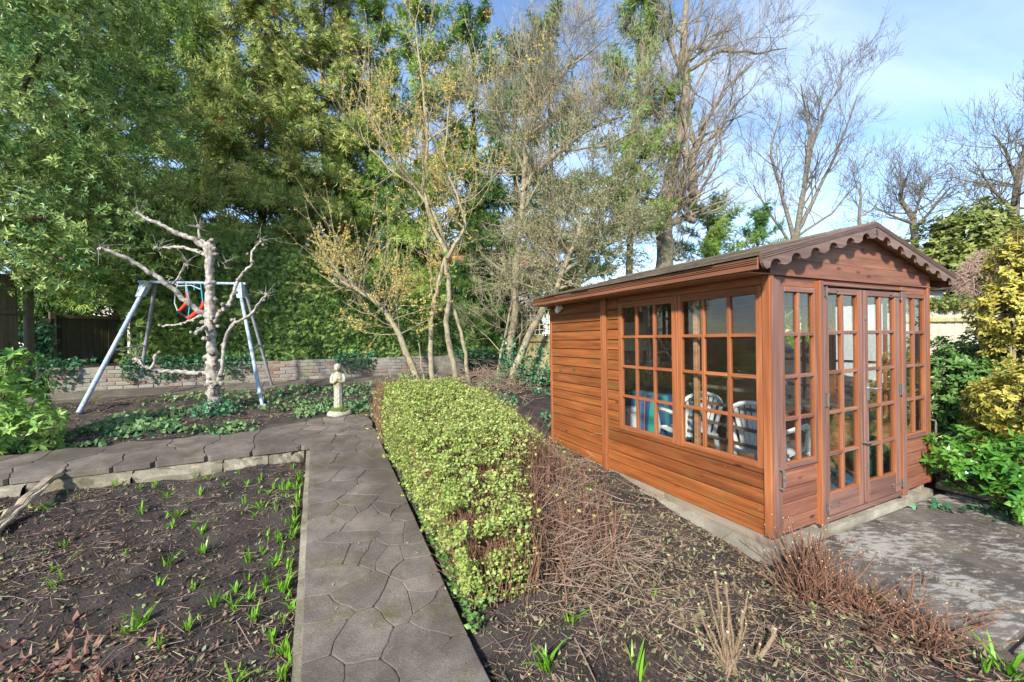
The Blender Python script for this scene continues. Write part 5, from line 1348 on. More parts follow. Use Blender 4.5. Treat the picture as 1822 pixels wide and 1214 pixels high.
N = 900; P = np.c_[pt.location.x + rg_.normal(0.12, 0.13, N), pt.location.y + rg_.normal(-0.05, 0.08, N), rg_.uniform(1.0, 2.1, N)]; ivy_patch('ivy', 'ivy climbing the leaning timber post', 'ivy', None, P, np.c_[rg_.normal(0, 1, N), rg_.normal(-0.8, 0.5, N), rg_.normal(0, .4, N)], rg_.uniform(0.05, 0.10, N), as_stuff=True)

# =================================================================== NEIGHBOURING HOUSE (glimpsed between trunks)
NH = thing('neighbour_house', 'pale rendered house with tiled roof glimpsed through the trees', 'house', tuple(bz(640, 22, 1.0)), 0.12)
bar('wall', (-13, 0, 0), (10, 7, 4.7), plain('cream_render', (0.62, 0.57, 0.49), 0.9), NH)
tile = plain('roof_tile', (0.26, 0.11, 0.07), 0.85, 0, 0.25, 8, 0.5)
mb = MB(); mb.add([(-13.4, -.4, 4.6), (10.4, -.4, 4.6), (10.4, 7.4, 4.6), (-13.4, 7.4, 4.6), (-13.4, 3.5, 6.4), (10.4, 3.5, 6.4)], [(0, 1, 5, 4), (2, 3, 4, 5)]); mb.add([(-13.4, -.4, 4.6), (-13.4, 7.4, 4.6), (-13.4, 3.5, 6.4), (10.4, -.4, 4.6), (10.4, 7.4, 4.6), (10.4, 3.5, 6.4)], [(0, 2, 1), (3, 4, 5)]); mb.build('roof', tile, NH)
for x in (-9, -3.5, 2.5, 7):
    wdw = bar('window', (x, -0.06, 2.8), (x + 1.3, -0.002, 4.2), M['white_plastic'], NH); c = np.array((x + .65, -.031, 3.5)); bar('pane', tuple(np.array((x + .08, -.075, 2.88)) - c), tuple(np.array((x + 1.22, -.061, 4.12)) - c), M['black_metal'], wdw)

# =================================================================== BIG EVERGREEN AT LEFT
M['laurel'] = leafmat('laurel', [(0.045, 0.135, 0.04), (0.085, 0.205, 0.06), (0.14, 0.28, 0.085), (0.27, 0.38, 0.10), (0.42, 0.48, 0.16)], 0.25, 0.30, spec=0.5)
rgl = np.random.default_rng(51)
ROS = [rosette(9, 0.105, 0.034, 0.45, rgl, h=0.09, lite=True) for _ in range(6)]
lb = np.array(at(-100, 600, 7.6)); lb[2] = 0.8
LT = thing('evergreen_tree', 'broad-leaved evergreen tree overhanging the left edge', 'tree', tuple(lb))
cen = [(-6.75, 5.2, 5.3, 1.9), (-5.7, 5.6, 4.9, 1.15), (-5.55, 5.2, 3.5, 1.0), (-5.3, 4.95, 6.1, 1.25), (-6.5, 5.6, 3.4, 1.3), (-5.25, 5.6, 3.0, 0.55), (-7.6, 6.3, 4.4, 1.8), (-6.3, 5.0, 6.9, 1.6)]
Ps, Ds = [], []
cen = [(-8.6, 6.7, 6.6, 2.6), (-7.3, 7.2, 5.9, 1.5), (-7.05, 7.4, 4.0, 1.1), (-6.9, 6.6, 7.6, 1.6), (-8.2, 7.2, 3.9, 1.35), (-9.6, 8.0, 5.4, 2.2), (-8.0, 6.6, 8.8, 2.0), (-7.6, 7.0, 3.1, 0.6)]
for cx, cy, cz, r_ in cen:
    m_ = int(480 * r_ * r_ / 1.6); d = rgl.normal(0, 1, (m_, 3)); d /= np.linalg.norm(d, axis=1)[:, None]
    rad = r_ * (0.55 + 0.5 * rgl.random(m_) ** 0.5) * (1 + 0.16 * np.sin(d[:, 0] * 7 + cx) + 0.12 * np.sin(d[:, 2] * 9 + cz))
    Ps.append(np.array([cx, cy, cz]) + d * rad[:, None] * (1, 1, 0.9)); Ds.append(d + (0, 0, 0.55) + rgl.normal(0, 0.3, (m_, 3)))
Ps = np.vstack(Ps); Ds = np.vstack(Ds)
mb = MB(); mb.scatter(ROS, Ps, Ds, rgl.uniform(0.8, 1.35, len(Ps))); mb.build('crown', M['laurel'], LT, lb)
mb = MB(); tt = lb + np.array([0.25, 0.1, 3.2]); mb.tube([lb - (0, 0, 0.5), lb + (0.1, 0, 1.2), tt, tt + (0.5, -0.1, 2.5)], [0.16, 0.14, 0.11, 0.04], 9); mb.build('trunk', M['bark_dark'], LT, lb)
mb = MB(); k = rgl.random(len(Ps)) < 0.10; src = np.array([[c[0], c[1], c[2]] for c in cen]); near = src[np.argmin(np.linalg.norm(Ps[:, None] - src[None], axis=2), 1)]
mb.sticks((near + (Ps - near) * 0.6)[k], Ps[k], 0.008, 0.004, 4); mb.sticks(np.repeat([tt], len(src), 0), src, 0.05, 0.02, 6); mb.build('limbs', M['bark_dark'], LT, lb)

def bush(name, label, cat, base, blobs, temps, mat, seed, dens=400, size=(0.8, 1.2), up=0.5, edge=False, stems=True, group=None, shell=0.6, front=0.0, stem_mat='bark_dark'):
    rg_ = np.random.default_rng(seed); base = np.array(base, float); t = thing(name, label, cat, tuple(base), 0, group)
    Ps, Ds = [], []
    for (cx, cy, cz, rx, rz) in blobs:
        m_ = int(dens * rx * (rx + rz)); d = rg_.normal(0, 1, (m_, 3)); d /= np.linalg.norm(d, axis=1)[:, None]
        rad = (shell + (1.05 - shell) * rg_.random(m_) ** 0.6) * (1 + 0.10 * np.sin(d[:, 0] * 8 + cx * 9) + 0.09 * np.sin(d[:, 2] * 10 + d[:, 1] * 6))
        Ps.append(np.array([cx, cy, cz]) + d * rad[:, None] * (rx, rx, rz)); Ds.append(d + (0, 0, up) + rg_.normal(0, 0.3, (m_, 3)))
    Ps = np.vstack(Ps); Ds = np.vstack(Ds)
    a, tt_ = w2at(Ps[:, 0], Ps[:, 1]); k = Ps[:, 2] > gz_at(a, tt_) + 0.01; 
    ins = (a > 2.97) & (a < 5.50) & (tt_ > 1.85) & (tt_ < 5.0); k &= ~ins; Ps, Ds = Ps[k], Ds[k]
    mb = MB(); mb.scatter(temps, Ps, Ds, rg_.uniform(*size, len(Ps))); mb.build('foliage', mat, t, base, edge=edge)
    if stems:
        mb = MB(); src = np.array([b[:3] for b in blobs]); near = src[np.argmin(np.linalg.norm(Ps[:, None] - src[None], axis=2), 1)]; k = rg_.random(len(Ps)) < 0.25
        mb.sticks((near + (Ps - near) * 0.2)[k], Ps[k], 0.006, 0.002, 3); mb.sticks(np.repeat([base - (0, 0, 0.1)], len(src), 0) + rg_.normal(0, 0.04, (len(src), 3)) * (1, 1, 0), src, 0.02, 0.008, 5); mb.build('stems', M[stem_mat], t, base)
    return t
# light green shrub low at left
M['aucuba'] = leafmat('aucuba', [(0.066, 0.187, 0.044), (0.121, 0.275, 0.055), (0.198, 0.374, 0.077), (0.330, 0.462, 0.110)], 0.3, 0.28, spec=0.5)
ROS2 = [rosette(9, 0.11, 0.042, 0.35, rgl, h=0.06) for _ in range(5)]
p = at(10, 790, 4.6)
bush('leafy_shrub', 'bright green leafy shrub beside the side path at left', 'shrub', (p[0], p[1], 0.42), [(p[0] - 0.1, p[1], 0.85, 0.42, 0.42), (p[0] + 0.22, p[1] + 0.05, 0.68, 0.28, 0.26), (p[0] - 0.25, p[1] + 0.2, 1.2, 0.35, 0.35)], ROS2, M['aucuba'], 61, 330)

# =================================================================== YELLOW-FLOWERED SHRUB
fb = np.array(at(775, 690, 9.05)); fb[2] = float(gz_at(*w2at(fb[0], fb[1])))
FS = thing('flowering_shrub', 'tall many-stemmed shrub with small yellow winter flowers', 'shrub', tuple(fb))
dF = 9.05
stems = [([(748, 690), (735, 655), (712, 600), (690, 560), (660, 530), (632, 512), (606, 500)], .075, .045), ([(770, 690), (768, 640), (766, 580), (772, 540), (782, 495), (795, 440), (772, 380), (735, 330), (690, 270), (650, 190)], .065, .022),
         ([(812, 690), (806, 640), (795, 590), (798, 540), (800, 500), (792, 465)], .065, .05), ([(835, 690), (830, 640), (820, 590), (808, 555), (800, 535)], .045, .035), ([(796, 460), (770, 400), (752, 340), (762, 250), (752, 140), (738, 40)], .055, .02),
         ([(796, 460), (815, 430), (830, 400), (812, 345), (790, 290), (800, 180)], .045, .018), ([(762, 250), (820, 210), (870, 170)], .025, .01), ([(735, 330), (690, 300), (630, 230)], .025, .01), ([(757, 690), (748, 640), (745, 610)], .02, .012)]
rgf = np.random.default_rng(71); segs = {}; tips = []; limb_pts = []
for k, (pix, r0, r1) in enumerate(stems):
    P = np.array([at(x, y, dF + 0.25 * math.sin(k * 2.1) * (i / len(pix))) for i, (x, y) in enumerate(pix)])
    q = np.linspace(0, len(P) - 1, len(P) * 3); P2 = np.c_[[np.interp(q, np.arange(len(P)), P[:, j]) for j in range(3)]].T + rgf.normal(0, 0.012, (len(q), 3))
    mb = MB(); mb.tube(P2, np.linspace(r0, r1, len(q)), 8, bumps=0.05, seed=k); mb.build('stem', M['bark_moss'], FS, fb, smooth=True)
    for i in range(len(q) // 3, len(q)):
        if k in (2, 3, 8) : continue
        for _ in range(2 if k else 3):
            dd = rgf.normal(0, 0.7, 3) + (0, 0, 0.8)
            grow(segs, P2[i], dd, rgf.uniform(0.5, 1.3), 0.012, 2, rgf, 0.08, 0.14, (2, 3), 0.6, 0.7, tips, 4, 0.003)
mb = MB(); emit(mb, segs); mb.build('branches', M['bark_moss'], FS, fb)
M['yellow_flower'] = leafmat('yellow_flower', [(0.62, 0.47, 0.07), (0.72, 0.58, 0.14), (0.58, 0.42, 0.08), (0.72, 0.62, 0.25)], 0.3, 0.6)
def blossom():
    out = []
    for i in range(4):
        V, F_, E_ = quadleaf(0.026, 0.014); az = i * 1.57; el = rgf.uniform(-0.1, 0.9); out.append((rot_to(V, (math.cos(az) * math.cos(el), math.sin(az) * math.cos(el), math.sin(el)), rgf.random() * 6), F_, E_))
    return join_t(out)
BL = [blossom() for _ in range(4)]
tw = segs[0] + segs[1]; S0 = np.array([s_[0] for s_ in tw]); S1 = np.array([s_[1] for s_ in tw]); n_ = 11000
k = rgf.integers(0, len(tw), n_); P = S0[k] + (S1[k] - S0[k]) * rgf.random(n_)[:, None] + rgf.normal(0, 0.012, (n_, 3))
w_ = 0.35 + 0.65 * (vnoise(P[:, 0] * 1.6, P[:, 2] * 1.6) > -0.05); w_ *= np.where(P[:, 2] < 4.6, 1.0, 0.75); P = P[rgf.random(n_) < w_]
mb = MB(); mb.scatter(BL, P, rgf.normal(0, 1, P.shape) + (0, 0, 0.3), rgf.uniform(0.85, 1.7, len(P))); tag(mb.build('flowers', M['yellow_flower'], FS, fb), kind='stuff')
bigl = [leaf_up(0.17, 0.075, fold=0.2, curl=0.2), leaf_up(0.14, 0.06, fold=0.3, curl=0.3)]
pix = [(735, 520), (700, 560), (720, 575), (770, 575), (745, 590), (690, 450), (640, 520), (720, 450), (860, 325), (600, 330), (765, 510), (830, 500), (800, 540), (700, 520), (715, 535), (680, 545), (745, 530), (725, 640), (735, 655), (690, 620), (780, 480), (650, 380), (740, 470)]
P = np.array([at(x + rgf.normal(0, 12), y + rgf.normal(0, 12), dF - rgf.uniform(0, .4)) for x, y in pix for _ in range(3)]); mb = MB(); mb.scatter(bigl, P, rgf.normal(0, 0.6, P.shape) + (0, -0.2, -0.6), rgf.uniform(0.7, 1.2, len(P))); tag(mb.build('leaves', leafmat('shrub_leaf', [(0.07, 0.19, 0.05), (0.14, 0.26, 0.06), (0.32, 0.40, 0.08), (0.10, 0.23, 0.10)], 0.35, 0.35), FS, fb), kind='stuff')

# =================================================================== BARE TREES
def bare_tree(name, label, base, d, poly, r0, r1, seed, mat, twig=(0.6, 1.4), kids=(2, 4), depth=2, per=2, extra=None, up=0.1, start=0.35, wob=0.15, rmin=0.003, dirs=(0.8, 0.8), ratio=0.62, group=None, leaves=None):
    rg_ = np.random.default_rng(seed); base = np.array(base, float); t = thing(name, label, 'tree', tuple(base), 0, group); segs = {}; tips = []
    for k, (pix, a0, a1) in enumerate([(poly, r0, r1)] + (extra or [])):
        P = np.array([at(x, y, d + 0.5 * math.sin(k * 1.7 + seed) * (i / len(pix)) * (k > 0)) for i, (x, y) in enumerate(pix)])
        if k == 0: P[0][2] = min(P[0][2], base[2] - 0.2)
        q = np.linspace(0, len(P) - 1, len(P) * 3); P2 = np.c_[[np.interp(q, np.arange(len(P)), P[:, j]) for j in range(3)]].T + rg_.normal(0, 0.018, (len(q), 3)); R = np.linspace(a0, a1, len(q))
        mb = MB(); mb.tube(P2, R, 9 if k == 0 else 7, bumps=0.05, seed=k); mb.build('trunk' if k == 0 else 'limb', M[mat], t, base, smooth=True)
        s0 = int(len(q) * (start if k == 0 else 0.25))
        for i in range(s0, len(q)):
            for _ in range(per):
                dd = rg_.normal(0, 1, 3) * (dirs[0], dirs[0], 0.5) + (0, 0, dirs[1]); grow(segs, P2[i], dd, rg_.uniform(*twig), max(rmin * 1.5, R[i] * 0.38), depth, rg_, up, wob, kids, ratio, 0.7, tips, 4, rmin)
    mb = MB(); emit(mb, segs); tag(mb.build('branches', M[mat], t, base), kind='stuff')
    return t, tips, segs
# twiggy tree beside the shed, ivy-footed
dB = 9.7
b0 = np.array(at(905, 680, dB)); b0[2] = float(gz_at(*w2at(b0[0], b0[1])))
bare_tree('twiggy_tree', 'bare twiggy tree with upright trunk left of the summer house', b0, dB, [(893, 690), (905, 640), (915, 560), (918, 480), (928, 400), (932, 330), (938, 250), (960, 190), (925, 110)], .10, .03, 3, 'bark_moss', (0.5, 1.15), (3, 4), 3, 2,
    extra=[([(930, 340), (960, 300), (1010, 255), (1060, 225), (1120, 200)], .06, .02), ([(934, 300), (900, 240), (880, 180)], .04, .015), ([(945, 240), (1000, 190), (1040, 130)], .05, .015), ([(960, 190), (1010, 120), (1080, 70)], .04, .012), ([(935, 320), (990, 270), (1080, 260), (1130, 230)], .045, .015), ([(885, 690), (890, 640), (905, 560), (935, 480), (960, 440), (985, 400)], .035, .015)], up=0.1, start=0.55, dirs=(0.9, 0.9))
b1_ = np.array(at(912, 680, 9.5)); b1_[2] = float(gz_at(*w2at(b1_[0], b1_[1])))
M['tiny_leaf'] = leafmat('tiny_leaf', [(0.20, 0.22, 0.09), (0.32, 0.33, 0.16), (0.44, 0.43, 0.25), (0.18, 0.22, 0.09)], 0.3, 0.5)
lt_, tips, sg_ = bare_tree('leaning_tree', 'grey-green small-leaved tree leaning over the summer house roof', b1_, 9.4, [(905, 695), (925, 630), (950, 580), (975, 535), (1000, 490), (1020, 440), (1035, 380)], .095, .04, 8, 'bark_moss', (0.5, 1.15), (2, 4), 3, 2,
    extra=[([(1000, 490), (1050, 450), (1110, 420), (1160, 400)], .05, .015), ([(985, 515), (1040, 500), (1110, 470)], .04, .015), ([(1020, 440), (1060, 370), (1110, 320)], .045, .015), ([(1000, 490), (990, 430), (1000, 370)], .035, .012)], up=0.03, start=0.5, dirs=(1.0, 0.45))
tw = sg_[0] + sg_[1]; S0 = np.array([s_[0] for s_ in tw]); S1 = np.array([s_[1] for s_ in tw]); n_ = 36000; k = rgf.integers(0, len(tw), n_); P = S0[k] + (S1[k] - S0[k]) * rgf.random(n_)[:, None]
mb = MB(); mb.scatter([quadleaf(0.045, 0.018), quadleaf(0.035, 0.016)], P, rgf.normal(0, 1, P.shape) + (0, 0, 0.2), rgf.uniform(0.8, 1.4, n_)); mb.build('crown', M['tiny_leaf'], lt_, b1_)
# lopped old tree behind the roof
p = bz(1190, 14.0, 0.9)
bare_tree('lopped_tree', 'thick lopped tree with sawn limb stubs behind the summer house roof', p, 14.0, [(1180, 640), (1182, 520), (1184, 450), (1180, 380), (1195, 310), (1215, 220), (1222, 150), (1215, 70), (1225, -20)], .36, .08, 5, 'bark_pale', (0.8, 1.7), (2, 4), 3, 1,
    extra=[([(1190, 400), (1215, 390), (1237, 392)], .13, .11), ([(1185, 385), (1210, 365), (1240, 348)], .15, .12), ([(1190, 370), (1150, 355), (1120, 362)], .12, .07), ([(1185, 430), (1165, 410), (1150, 400)], .08, .05), ([(1190, 455), (1205, 465), (1215, 462)], .05, .03),
           ([(1235, 350), (1232, 290), (1240, 255)], .16, .14), ([(1238, 262), (1262, 210), (1290, 160), (1340, 110)], .07, .02), ([(1236, 262), (1225, 200), (1240, 150), (1270, 90)], .07, .02), ([(1240, 258), (1290, 230), (1330, 180)], .06, .02), ([(1225, 130), (1280, 90), (1350, 95), (1400, 85)], .07, .02), ([(1215, 340), (1218, 300), (1225, 260), (1215, 200)], .10, .05), ([(1222, 150), (1190, 70), (1170, -20)], .08, .04), ([(1150, 130), (1155, 60), (1140, -10)], .06, .03)], up=0.1, start=0.62, wob=0.2)
bare_tree('bare_tree', 'fan-shaped bare tree against the sky above the roof', bz(1420, 24, 0.9), 24, [(1415, 600), (1412, 470), (1420, 400), (1432, 330), (1445, 250), (1470, 190), (1500, 150)], .22, .035, 6, 'bark_grey', (1.0, 2.2), (3, 4), 3, 1,
    extra=[([(1414, 430), (1390, 340), (1370, 270), (1390, 200)], .13, .03), ([(1416, 420), (1450, 350), (1490, 270), (1525, 170)], .13, .03), ([(1430, 340), (1440, 240), (1425, 150)], .11, .03), ([(1412, 440), (1370, 380), (1340, 330)], .09, .03), ([(1420, 420), (1480, 380), (1530, 320)], .08, .025)], start=0.4, dirs=(0.55, 1.2), rmin=0.006, group='bare trees on the skyline')
bare_tree('bare_tree', 'bare spreading tree behind the right end of the summer house gable', bz(1635, 30, 0.9), 30, [(1632, 560), (1628, 440), (1625, 390), (1600, 350), (1610, 320)], .30, .06, 7, 'bark_grey', (0.9, 2.2), (2, 3), 3, 2,
    extra=[([(1627, 410), (1660, 370), (1690, 335)], .13, .035), ([(1628, 400), (1590, 385), (1555, 370)], .12, .035), ([(1625, 390), (1640, 340), (1650, 320)], .10, .03), ([(1628, 430), (1590, 425), (1560, 430)], .09, .03)], start=0.55, dirs=(1.1, 0.5), rmin=0.008, group='bare trees on the skyline')
bare_tree('bare_tree', 'large dark bare tree at the right edge of the sky', bz(1815, 27, 0.9), 27, [(1812, 560), (1808, 430), (1805, 370), (1815, 300), (1835, 220)], .34, .09, 12, 'bark_grey', (1.0, 2.4), (2, 3), 3, 2,
    extra=[([(1806, 380), (1770, 340), (1735, 290)], .14, .035), ([(1807, 390), (1760, 370), (1725, 365)], .12, .035), ([(1810, 330), (1790, 270), (1770, 240)], .13, .035), ([(1815, 300), (1850, 250), (1880, 220)], .13, .035)], start=0.5, dirs=(1.1, 0.6), rmin=0.008, group='bare trees on the skyline')
bare_tree('bare_tree', 'slender bare tree standing just left of the gable peak', bz(1525, 28, 0.9), 28, [(1527, 560), (1525, 450), (1530, 380), (1531, 325)], .2, .04, 13, 'bark_grey', (0.8, 1.8), (2, 3), 2, 2, start=0.5, rmin=0.007, group='bare trees on the skyline')

# =================================================================== EVERGREENS AT THE RIGHT
M['holly'] = leafmat('holly', [(0.05, 0.10, 0.02), (0.10, 0.16, 0.03), (0.18, 0.22, 0.05), (0.27, 0.27, 0.07)], 0.2, 0.35, spec=0.5)
ROS3 = [rosette(7, 0.11, 0.05, 0.3, rgl, h=0.05, lite=True) for _ in range(4)]
c = at(1715, 440, 12.5); gb = (c[0], c[1], 0.5)
bush('evergreen_tree', 'rounded olive-green evergreen tree behind the pale fence', 'tree', gb, [(c[0], c[1], 3.6, 1.5, 1.7), (c[0] - 0.9, c[1], 2.9, 0.9, 1.1), (c[0] + 1.4, c[1] + .5, 3.0, 1.2, 1.3), (c[0] + 0.3, c[1], 4.7, 0.8, 0.8)], ROS3, M['holly'], 63, 260, size=(1.2, 2.0))
c = at(1425, 440, 17); bush('evergreen_shrub', 'grey-green shrub foliage behind the roof below the fan-shaped tree', 'shrub', (c[0], c[1], 0.8), [(c[0], c[1], 3.7, 1.5, 1.1), (c[0] + 1.6, c[1], 3.4, 0.9, 0.8)], ROS3, M['tiny_leaf'], 64, 260, size=(1.0, 1.6))
# brown dead ivy mound
c = at(1762, 478, 9.8); b_ = (c[0], c[1], 0.4); t = thing('dead_climber', 'mound of brown leafless climber hanging over the pale fence', 'climber', b_)
d = rgl.normal(0, 1, (5200, 3)); d /= np.linalg.norm(d, axis=1)[:, None]; P0 = np.array([c[0], c[1], 2.75]) + d * (0.62, 0.5, 0.85) * (0.75 + 0.3 * rgl.random((5200, 1))); P1 = P0 + rgl.normal(0, 0.10, P0.shape) - (0, 0, 0.10); k = P1[:, 2] > 0.5
mb = MB(); mb.sticks(P0[k], P1[k], 0.005, 0.003, 3); mb.build('stems', bark('dead_ivy', (0.26, 0.17, 0.12), (0.46, 0.34, 0.26), None, 30), t, b_); mb = MB(); mb.tube([np.array(b_) - (0, 0, .3), np.array([c[0], c[1], 2.75])], [.10, .3], 8, bumps=.1); mb.build('trunk', M['bark_dark'], t, b_)
# ivy along the top of the pale fence
N = 2600; A_ = np.array(f4.location); ang = f4.rotation_euler.z; u = rgl.uniform(0.1, 3.2, N); P = np.c_[A_[0] + math.cos(ang) * u, A_[1] + math.sin(ang) * u, A_[2] + 1.83 + rgl.normal(0.05, 0.06, N)] + np.c_[rgl.normal(0, 0.08, (N, 2)), np.zeros(N)]
ivy_patch('ivy', 'trimmed ivy along the top of the pale fence', 'ivy', None, P, np.c_[rgl.normal(0, 1, N), rgl.normal(-0.5, 0.8, N), rgl.normal(0.2, .5, N)], rgl.uniform(0.05, 0.09, N), mat=leafmat('ivy_light', [(0.07, 0.14, 0.03), (0.16, 0.24, 0.05), (0.26, 0.30, 0.09), (0.20, 0.14, 0.06)], 0.2, 0.4), as_stuff=True)
# golden variegated euonymus: tall and low
M['gold'] = leafmat('gold_leaf', [(0.06, 0.13, 0.025), (0.10, 0.18, 0.03), (0.16, 0.24, 0.04)], 0.25, 0.32, edge=(0.50, 0.42, 0.09), spec=0.45)
EUO = [rosette(9, 0.058, 0.032, 0.35, rgl, h=0.06) for _ in range(5)]
c = at(1812, 560, 4.6); bush('golden_shrub', 'tall golden variegated evergreen shrub at the right edge', 'shrub', (c[0], c[1], 0.05), [(c[0] + .10, c[1] + .1, 2.28, .20, .48), (c[0] + .0, c[1] + .1, 1.84, .27, .30), (c[0] + .48, c[1] + .1, 2.1, .45, .7), (c[0] + .22, c[1] + .2, 1.4, .26, .4)], EUO, M['gold'], 65, 1250, size=(1.0, 1.45), up=0.6, edge=True, stem_mat='bark_moss')
c = at(1806, 740, 3.95); bush('golden_shrub', 'low rounded golden variegated shrub below the tall one at right', 'shrub', (c[0], c[1], 0.05), [(c[0] + .06, c[1], 0.94, .28, .32), (c[0] + .48, c[1], 0.98, .40, .40), (c[0] + .40, c[1] + .3, 0.7, .36, .45)], EUO, M['gold'], 66, 1400, size=(1.0, 1.4), up=0.5, edge=True, stem_mat='bark_moss')
M['gloss'] = leafmat('gloss', [(0.035, 0.13, 0.02), (0.06, 0.19, 0.025), (0.10, 0.26, 0.035), (0.17, 0.33, 0.05)], 0.25, 0.2, spec=0.6)
ROS4 = [rosette(8, 0.085, 0.040, 0.4, rgl, h=0.06) for _ in range(5)]
c = at(1822, 885, 3.5); bush('laurel_shrub', 'glossy bright green laurel leaves spilling onto the patio corner', 'shrub', (c[0], c[1], 0.03), [(c[0] + .10, c[1], 0.36, .30, .30), (c[0] + .0, c[1] - .18, 0.22, .26, .18), (c[0] + .5, c[1], 0.36, .4, .35), (c[0] - 0.08, c[1] + .35, 0.42, .26, .26)], ROS4, M['gloss'], 67, 900)
M['mid_leaf'] = leafmat('mid_leaf', [(0.033, 0.098, 0.023), (0.065, 0.156, 0.033), (0.111, 0.221, 0.052), (0.169, 0.286, 0.078)], 0.2, 0.35, spec=0.45)
ROS5 = [rosette(8, 0.062, 0.028, 0.35, rgl, h=0.05, lite=True) for _ in range(5)]
c = at(1690, 750, 5.1); bush('evergreen_shrub', 'dense dark green shrub filling the gap right of the summer house', 'shrub', (c[0], c[1], 0.05), [(c[0], c[1], 0.75, .50, .62), (c[0] + .5, c[1] + .1, 0.9, .55, .65), (c[0] + .05, c[1] + .3, 1.15, .42, .4), (c[0] + 1.0, c[1] + .3, 1.0, .5, .7), (c[0] + .25, c[1] - .3, 0.40, .38, .36), (c[0] + .30, c[1] - .35, 0.85, .36, .40), (c[0] + .02, c[1] - .2, 0.9, .3, .35)], ROS5, M['mid_leaf'], 68, 700, size=(1.0, 1.4))
c = at(1690, 840, 4.55); N = 900; P = np.array([c[0], c[1], 0.22]) + rgl.normal(0, 1, (N, 3)) * (0.20, 0.13, 0.10); P[:, 2] = np.abs(P[:, 2]) + 0.02
mb = MB(); mb.scatter(IVY, P, np.c_[rgl.normal(-0.3, 1, N), rgl.normal(-0.6, 0.8, N), rgl.normal(0.4, .4, N)], rgl.uniform(0.04, 0.07, N)); tag(mb.build('variegated_ivy', leafmat('var_ivy', [(0.08, 0.15, 0.05), (0.30, 0.34, 0.14), (0.55, 0.52, 0.28)], 0.2, 0.4)), 'cream and green variegated ivy by the patio edging board', 'ivy', kind='stuff')
N = 120; u = rgl.random(N); P = G(5.0, 1.80, 0.05) * (1 - u[:, None]) + G(5.75, 0.9, 0.05) * u[:, None] + rgl.normal(0, 1, (N, 3)) * (0.12, 0.08, 0.008); P[:, 2] = np.abs(P[:, 2] - 0.05) + 0.05
mb = MB(); mb.scatter(IVY, P, np.c_[rgl.normal(-0.3, 1, N), rgl.normal(-0.6, 0.8, N), rgl.normal(0.15, .15, N)], rgl.uniform(0.04, 0.075, N)); tag(mb.build('creeping_ivy', CON['mid'] if False else M['ivy']), 'ivy trailing over the mossy patio edge by the doors', 'ivy', kind='stuff')
eb = thing('edging_board', 'dark wet timber edging board along the right of the patio', 'board', tuple(G(5.66, 1.9, 0.05)), YAW); bar('plank', (-0.015, -2.3, 0), (0.02, -0.0, 0.06), M['bearer'], eb); bar('plank', (0.06, -2.2, -0.02), (0.09, 0.02, 0.10), wood('wet_wood', (0.05, 0.03, 0.02), (0.10, 0.055, 0.035), (0.15, 0.085, 0.055), axis=1), eb)

# =================================================================== PRUNED STUMPS AND SHOOTS IN THE NEAR BED
rgs = np.random.default_rng(81)
M['rose'] = bark('rose', (0.13, 0.085, 0.05), (0.30, 0.22, 0.14), None, 60)
M['cut'] = plain('cut_wood', (0.60, 0.46, 0.26), 0.8)
def stump(name, label, base, canes, mat, hairy=True):
    base = np.array(base, float); t = thing(name, label, 'shrub', tuple(base))
    for k, (dx, dy, dz, r_) in enumerate(canes):
        p1 = base + (dx, dy, dz); md = base + np.array((dx * 0.55, dy * 0.55, dz * 0.45)) + rgs.normal(0, 0.012, 3); q = np.linspace(0, 1, 12)[:, None]; b_ = base + rgs.normal(0, 0.012, 3) * (1, 1, 0) - (0, 0, 0.03)
        P = (1 - q) ** 2 * b_ + 2 * q * (1 - q) * md + q * q * p1; P += rgs.normal(0, 0.002, P.shape)
        mb = MB(); mb.tube(P, np.linspace(r_ * 1.2, r_ * 0.85, 12), 7, bumps=0.06, seed=k)
        if hairy:
            n_ = int(160 * np.linalg.norm(p1 - base) / 0.4); i_ = rgs.random(n_) * 10.9; A_ = np.c_[[np.interp(i_, np.arange(12), P[:, j]) for j in range(3)]].T; d = rgs.normal(0, 1, (n_, 3)); d /= np.linalg.norm(d, axis=1)[:, None]
            mb.sticks(A_ + d * r_ * 0.7, A_ + d * (r_ + 0.007), 0.0016, 0.0004, 3)
        cn = mb.build('cane', M[mat], t, base); m2 = MB(); dd = (P[-1] - P[-2]); dd /= np.linalg.norm(dd); m2.tube([P[-1] - dd * 0.001, P[-1] + dd * 0.003], r_ * 0.88, 7); m2.build('cut_end', M['cut'], cn, base)
    return t
p = gpx(1296, 1188)
stump('pruned_rose', 'thorny pruned rose stump with upright cut canes near the front', p, [(-.05, .02, .46, .0068), (-.03, 0, .32, .006), (.01, .03, .40, .006), (.07, -.01, .28, .006), (-.13, .03, .30, .005), (-.10, -.02, .22, .005), (.03, .05, .24, .005), (.14, .06, .33, .0045), (-.02, -.04, .20, .007), (-.08, .05, .38, .004), (.10, .02, .20, .004), (-.16, .0, .18, .004), (.05, -.05, .15, .005)], 'rose')
p2_ = gpx(1345, 1175); stump('pruned_rose', 'short slanting thorny cane stub right of the rose stump', p2_, [(.12, .03, .14, .010), (.02, 0, .08, .006)], 'rose')
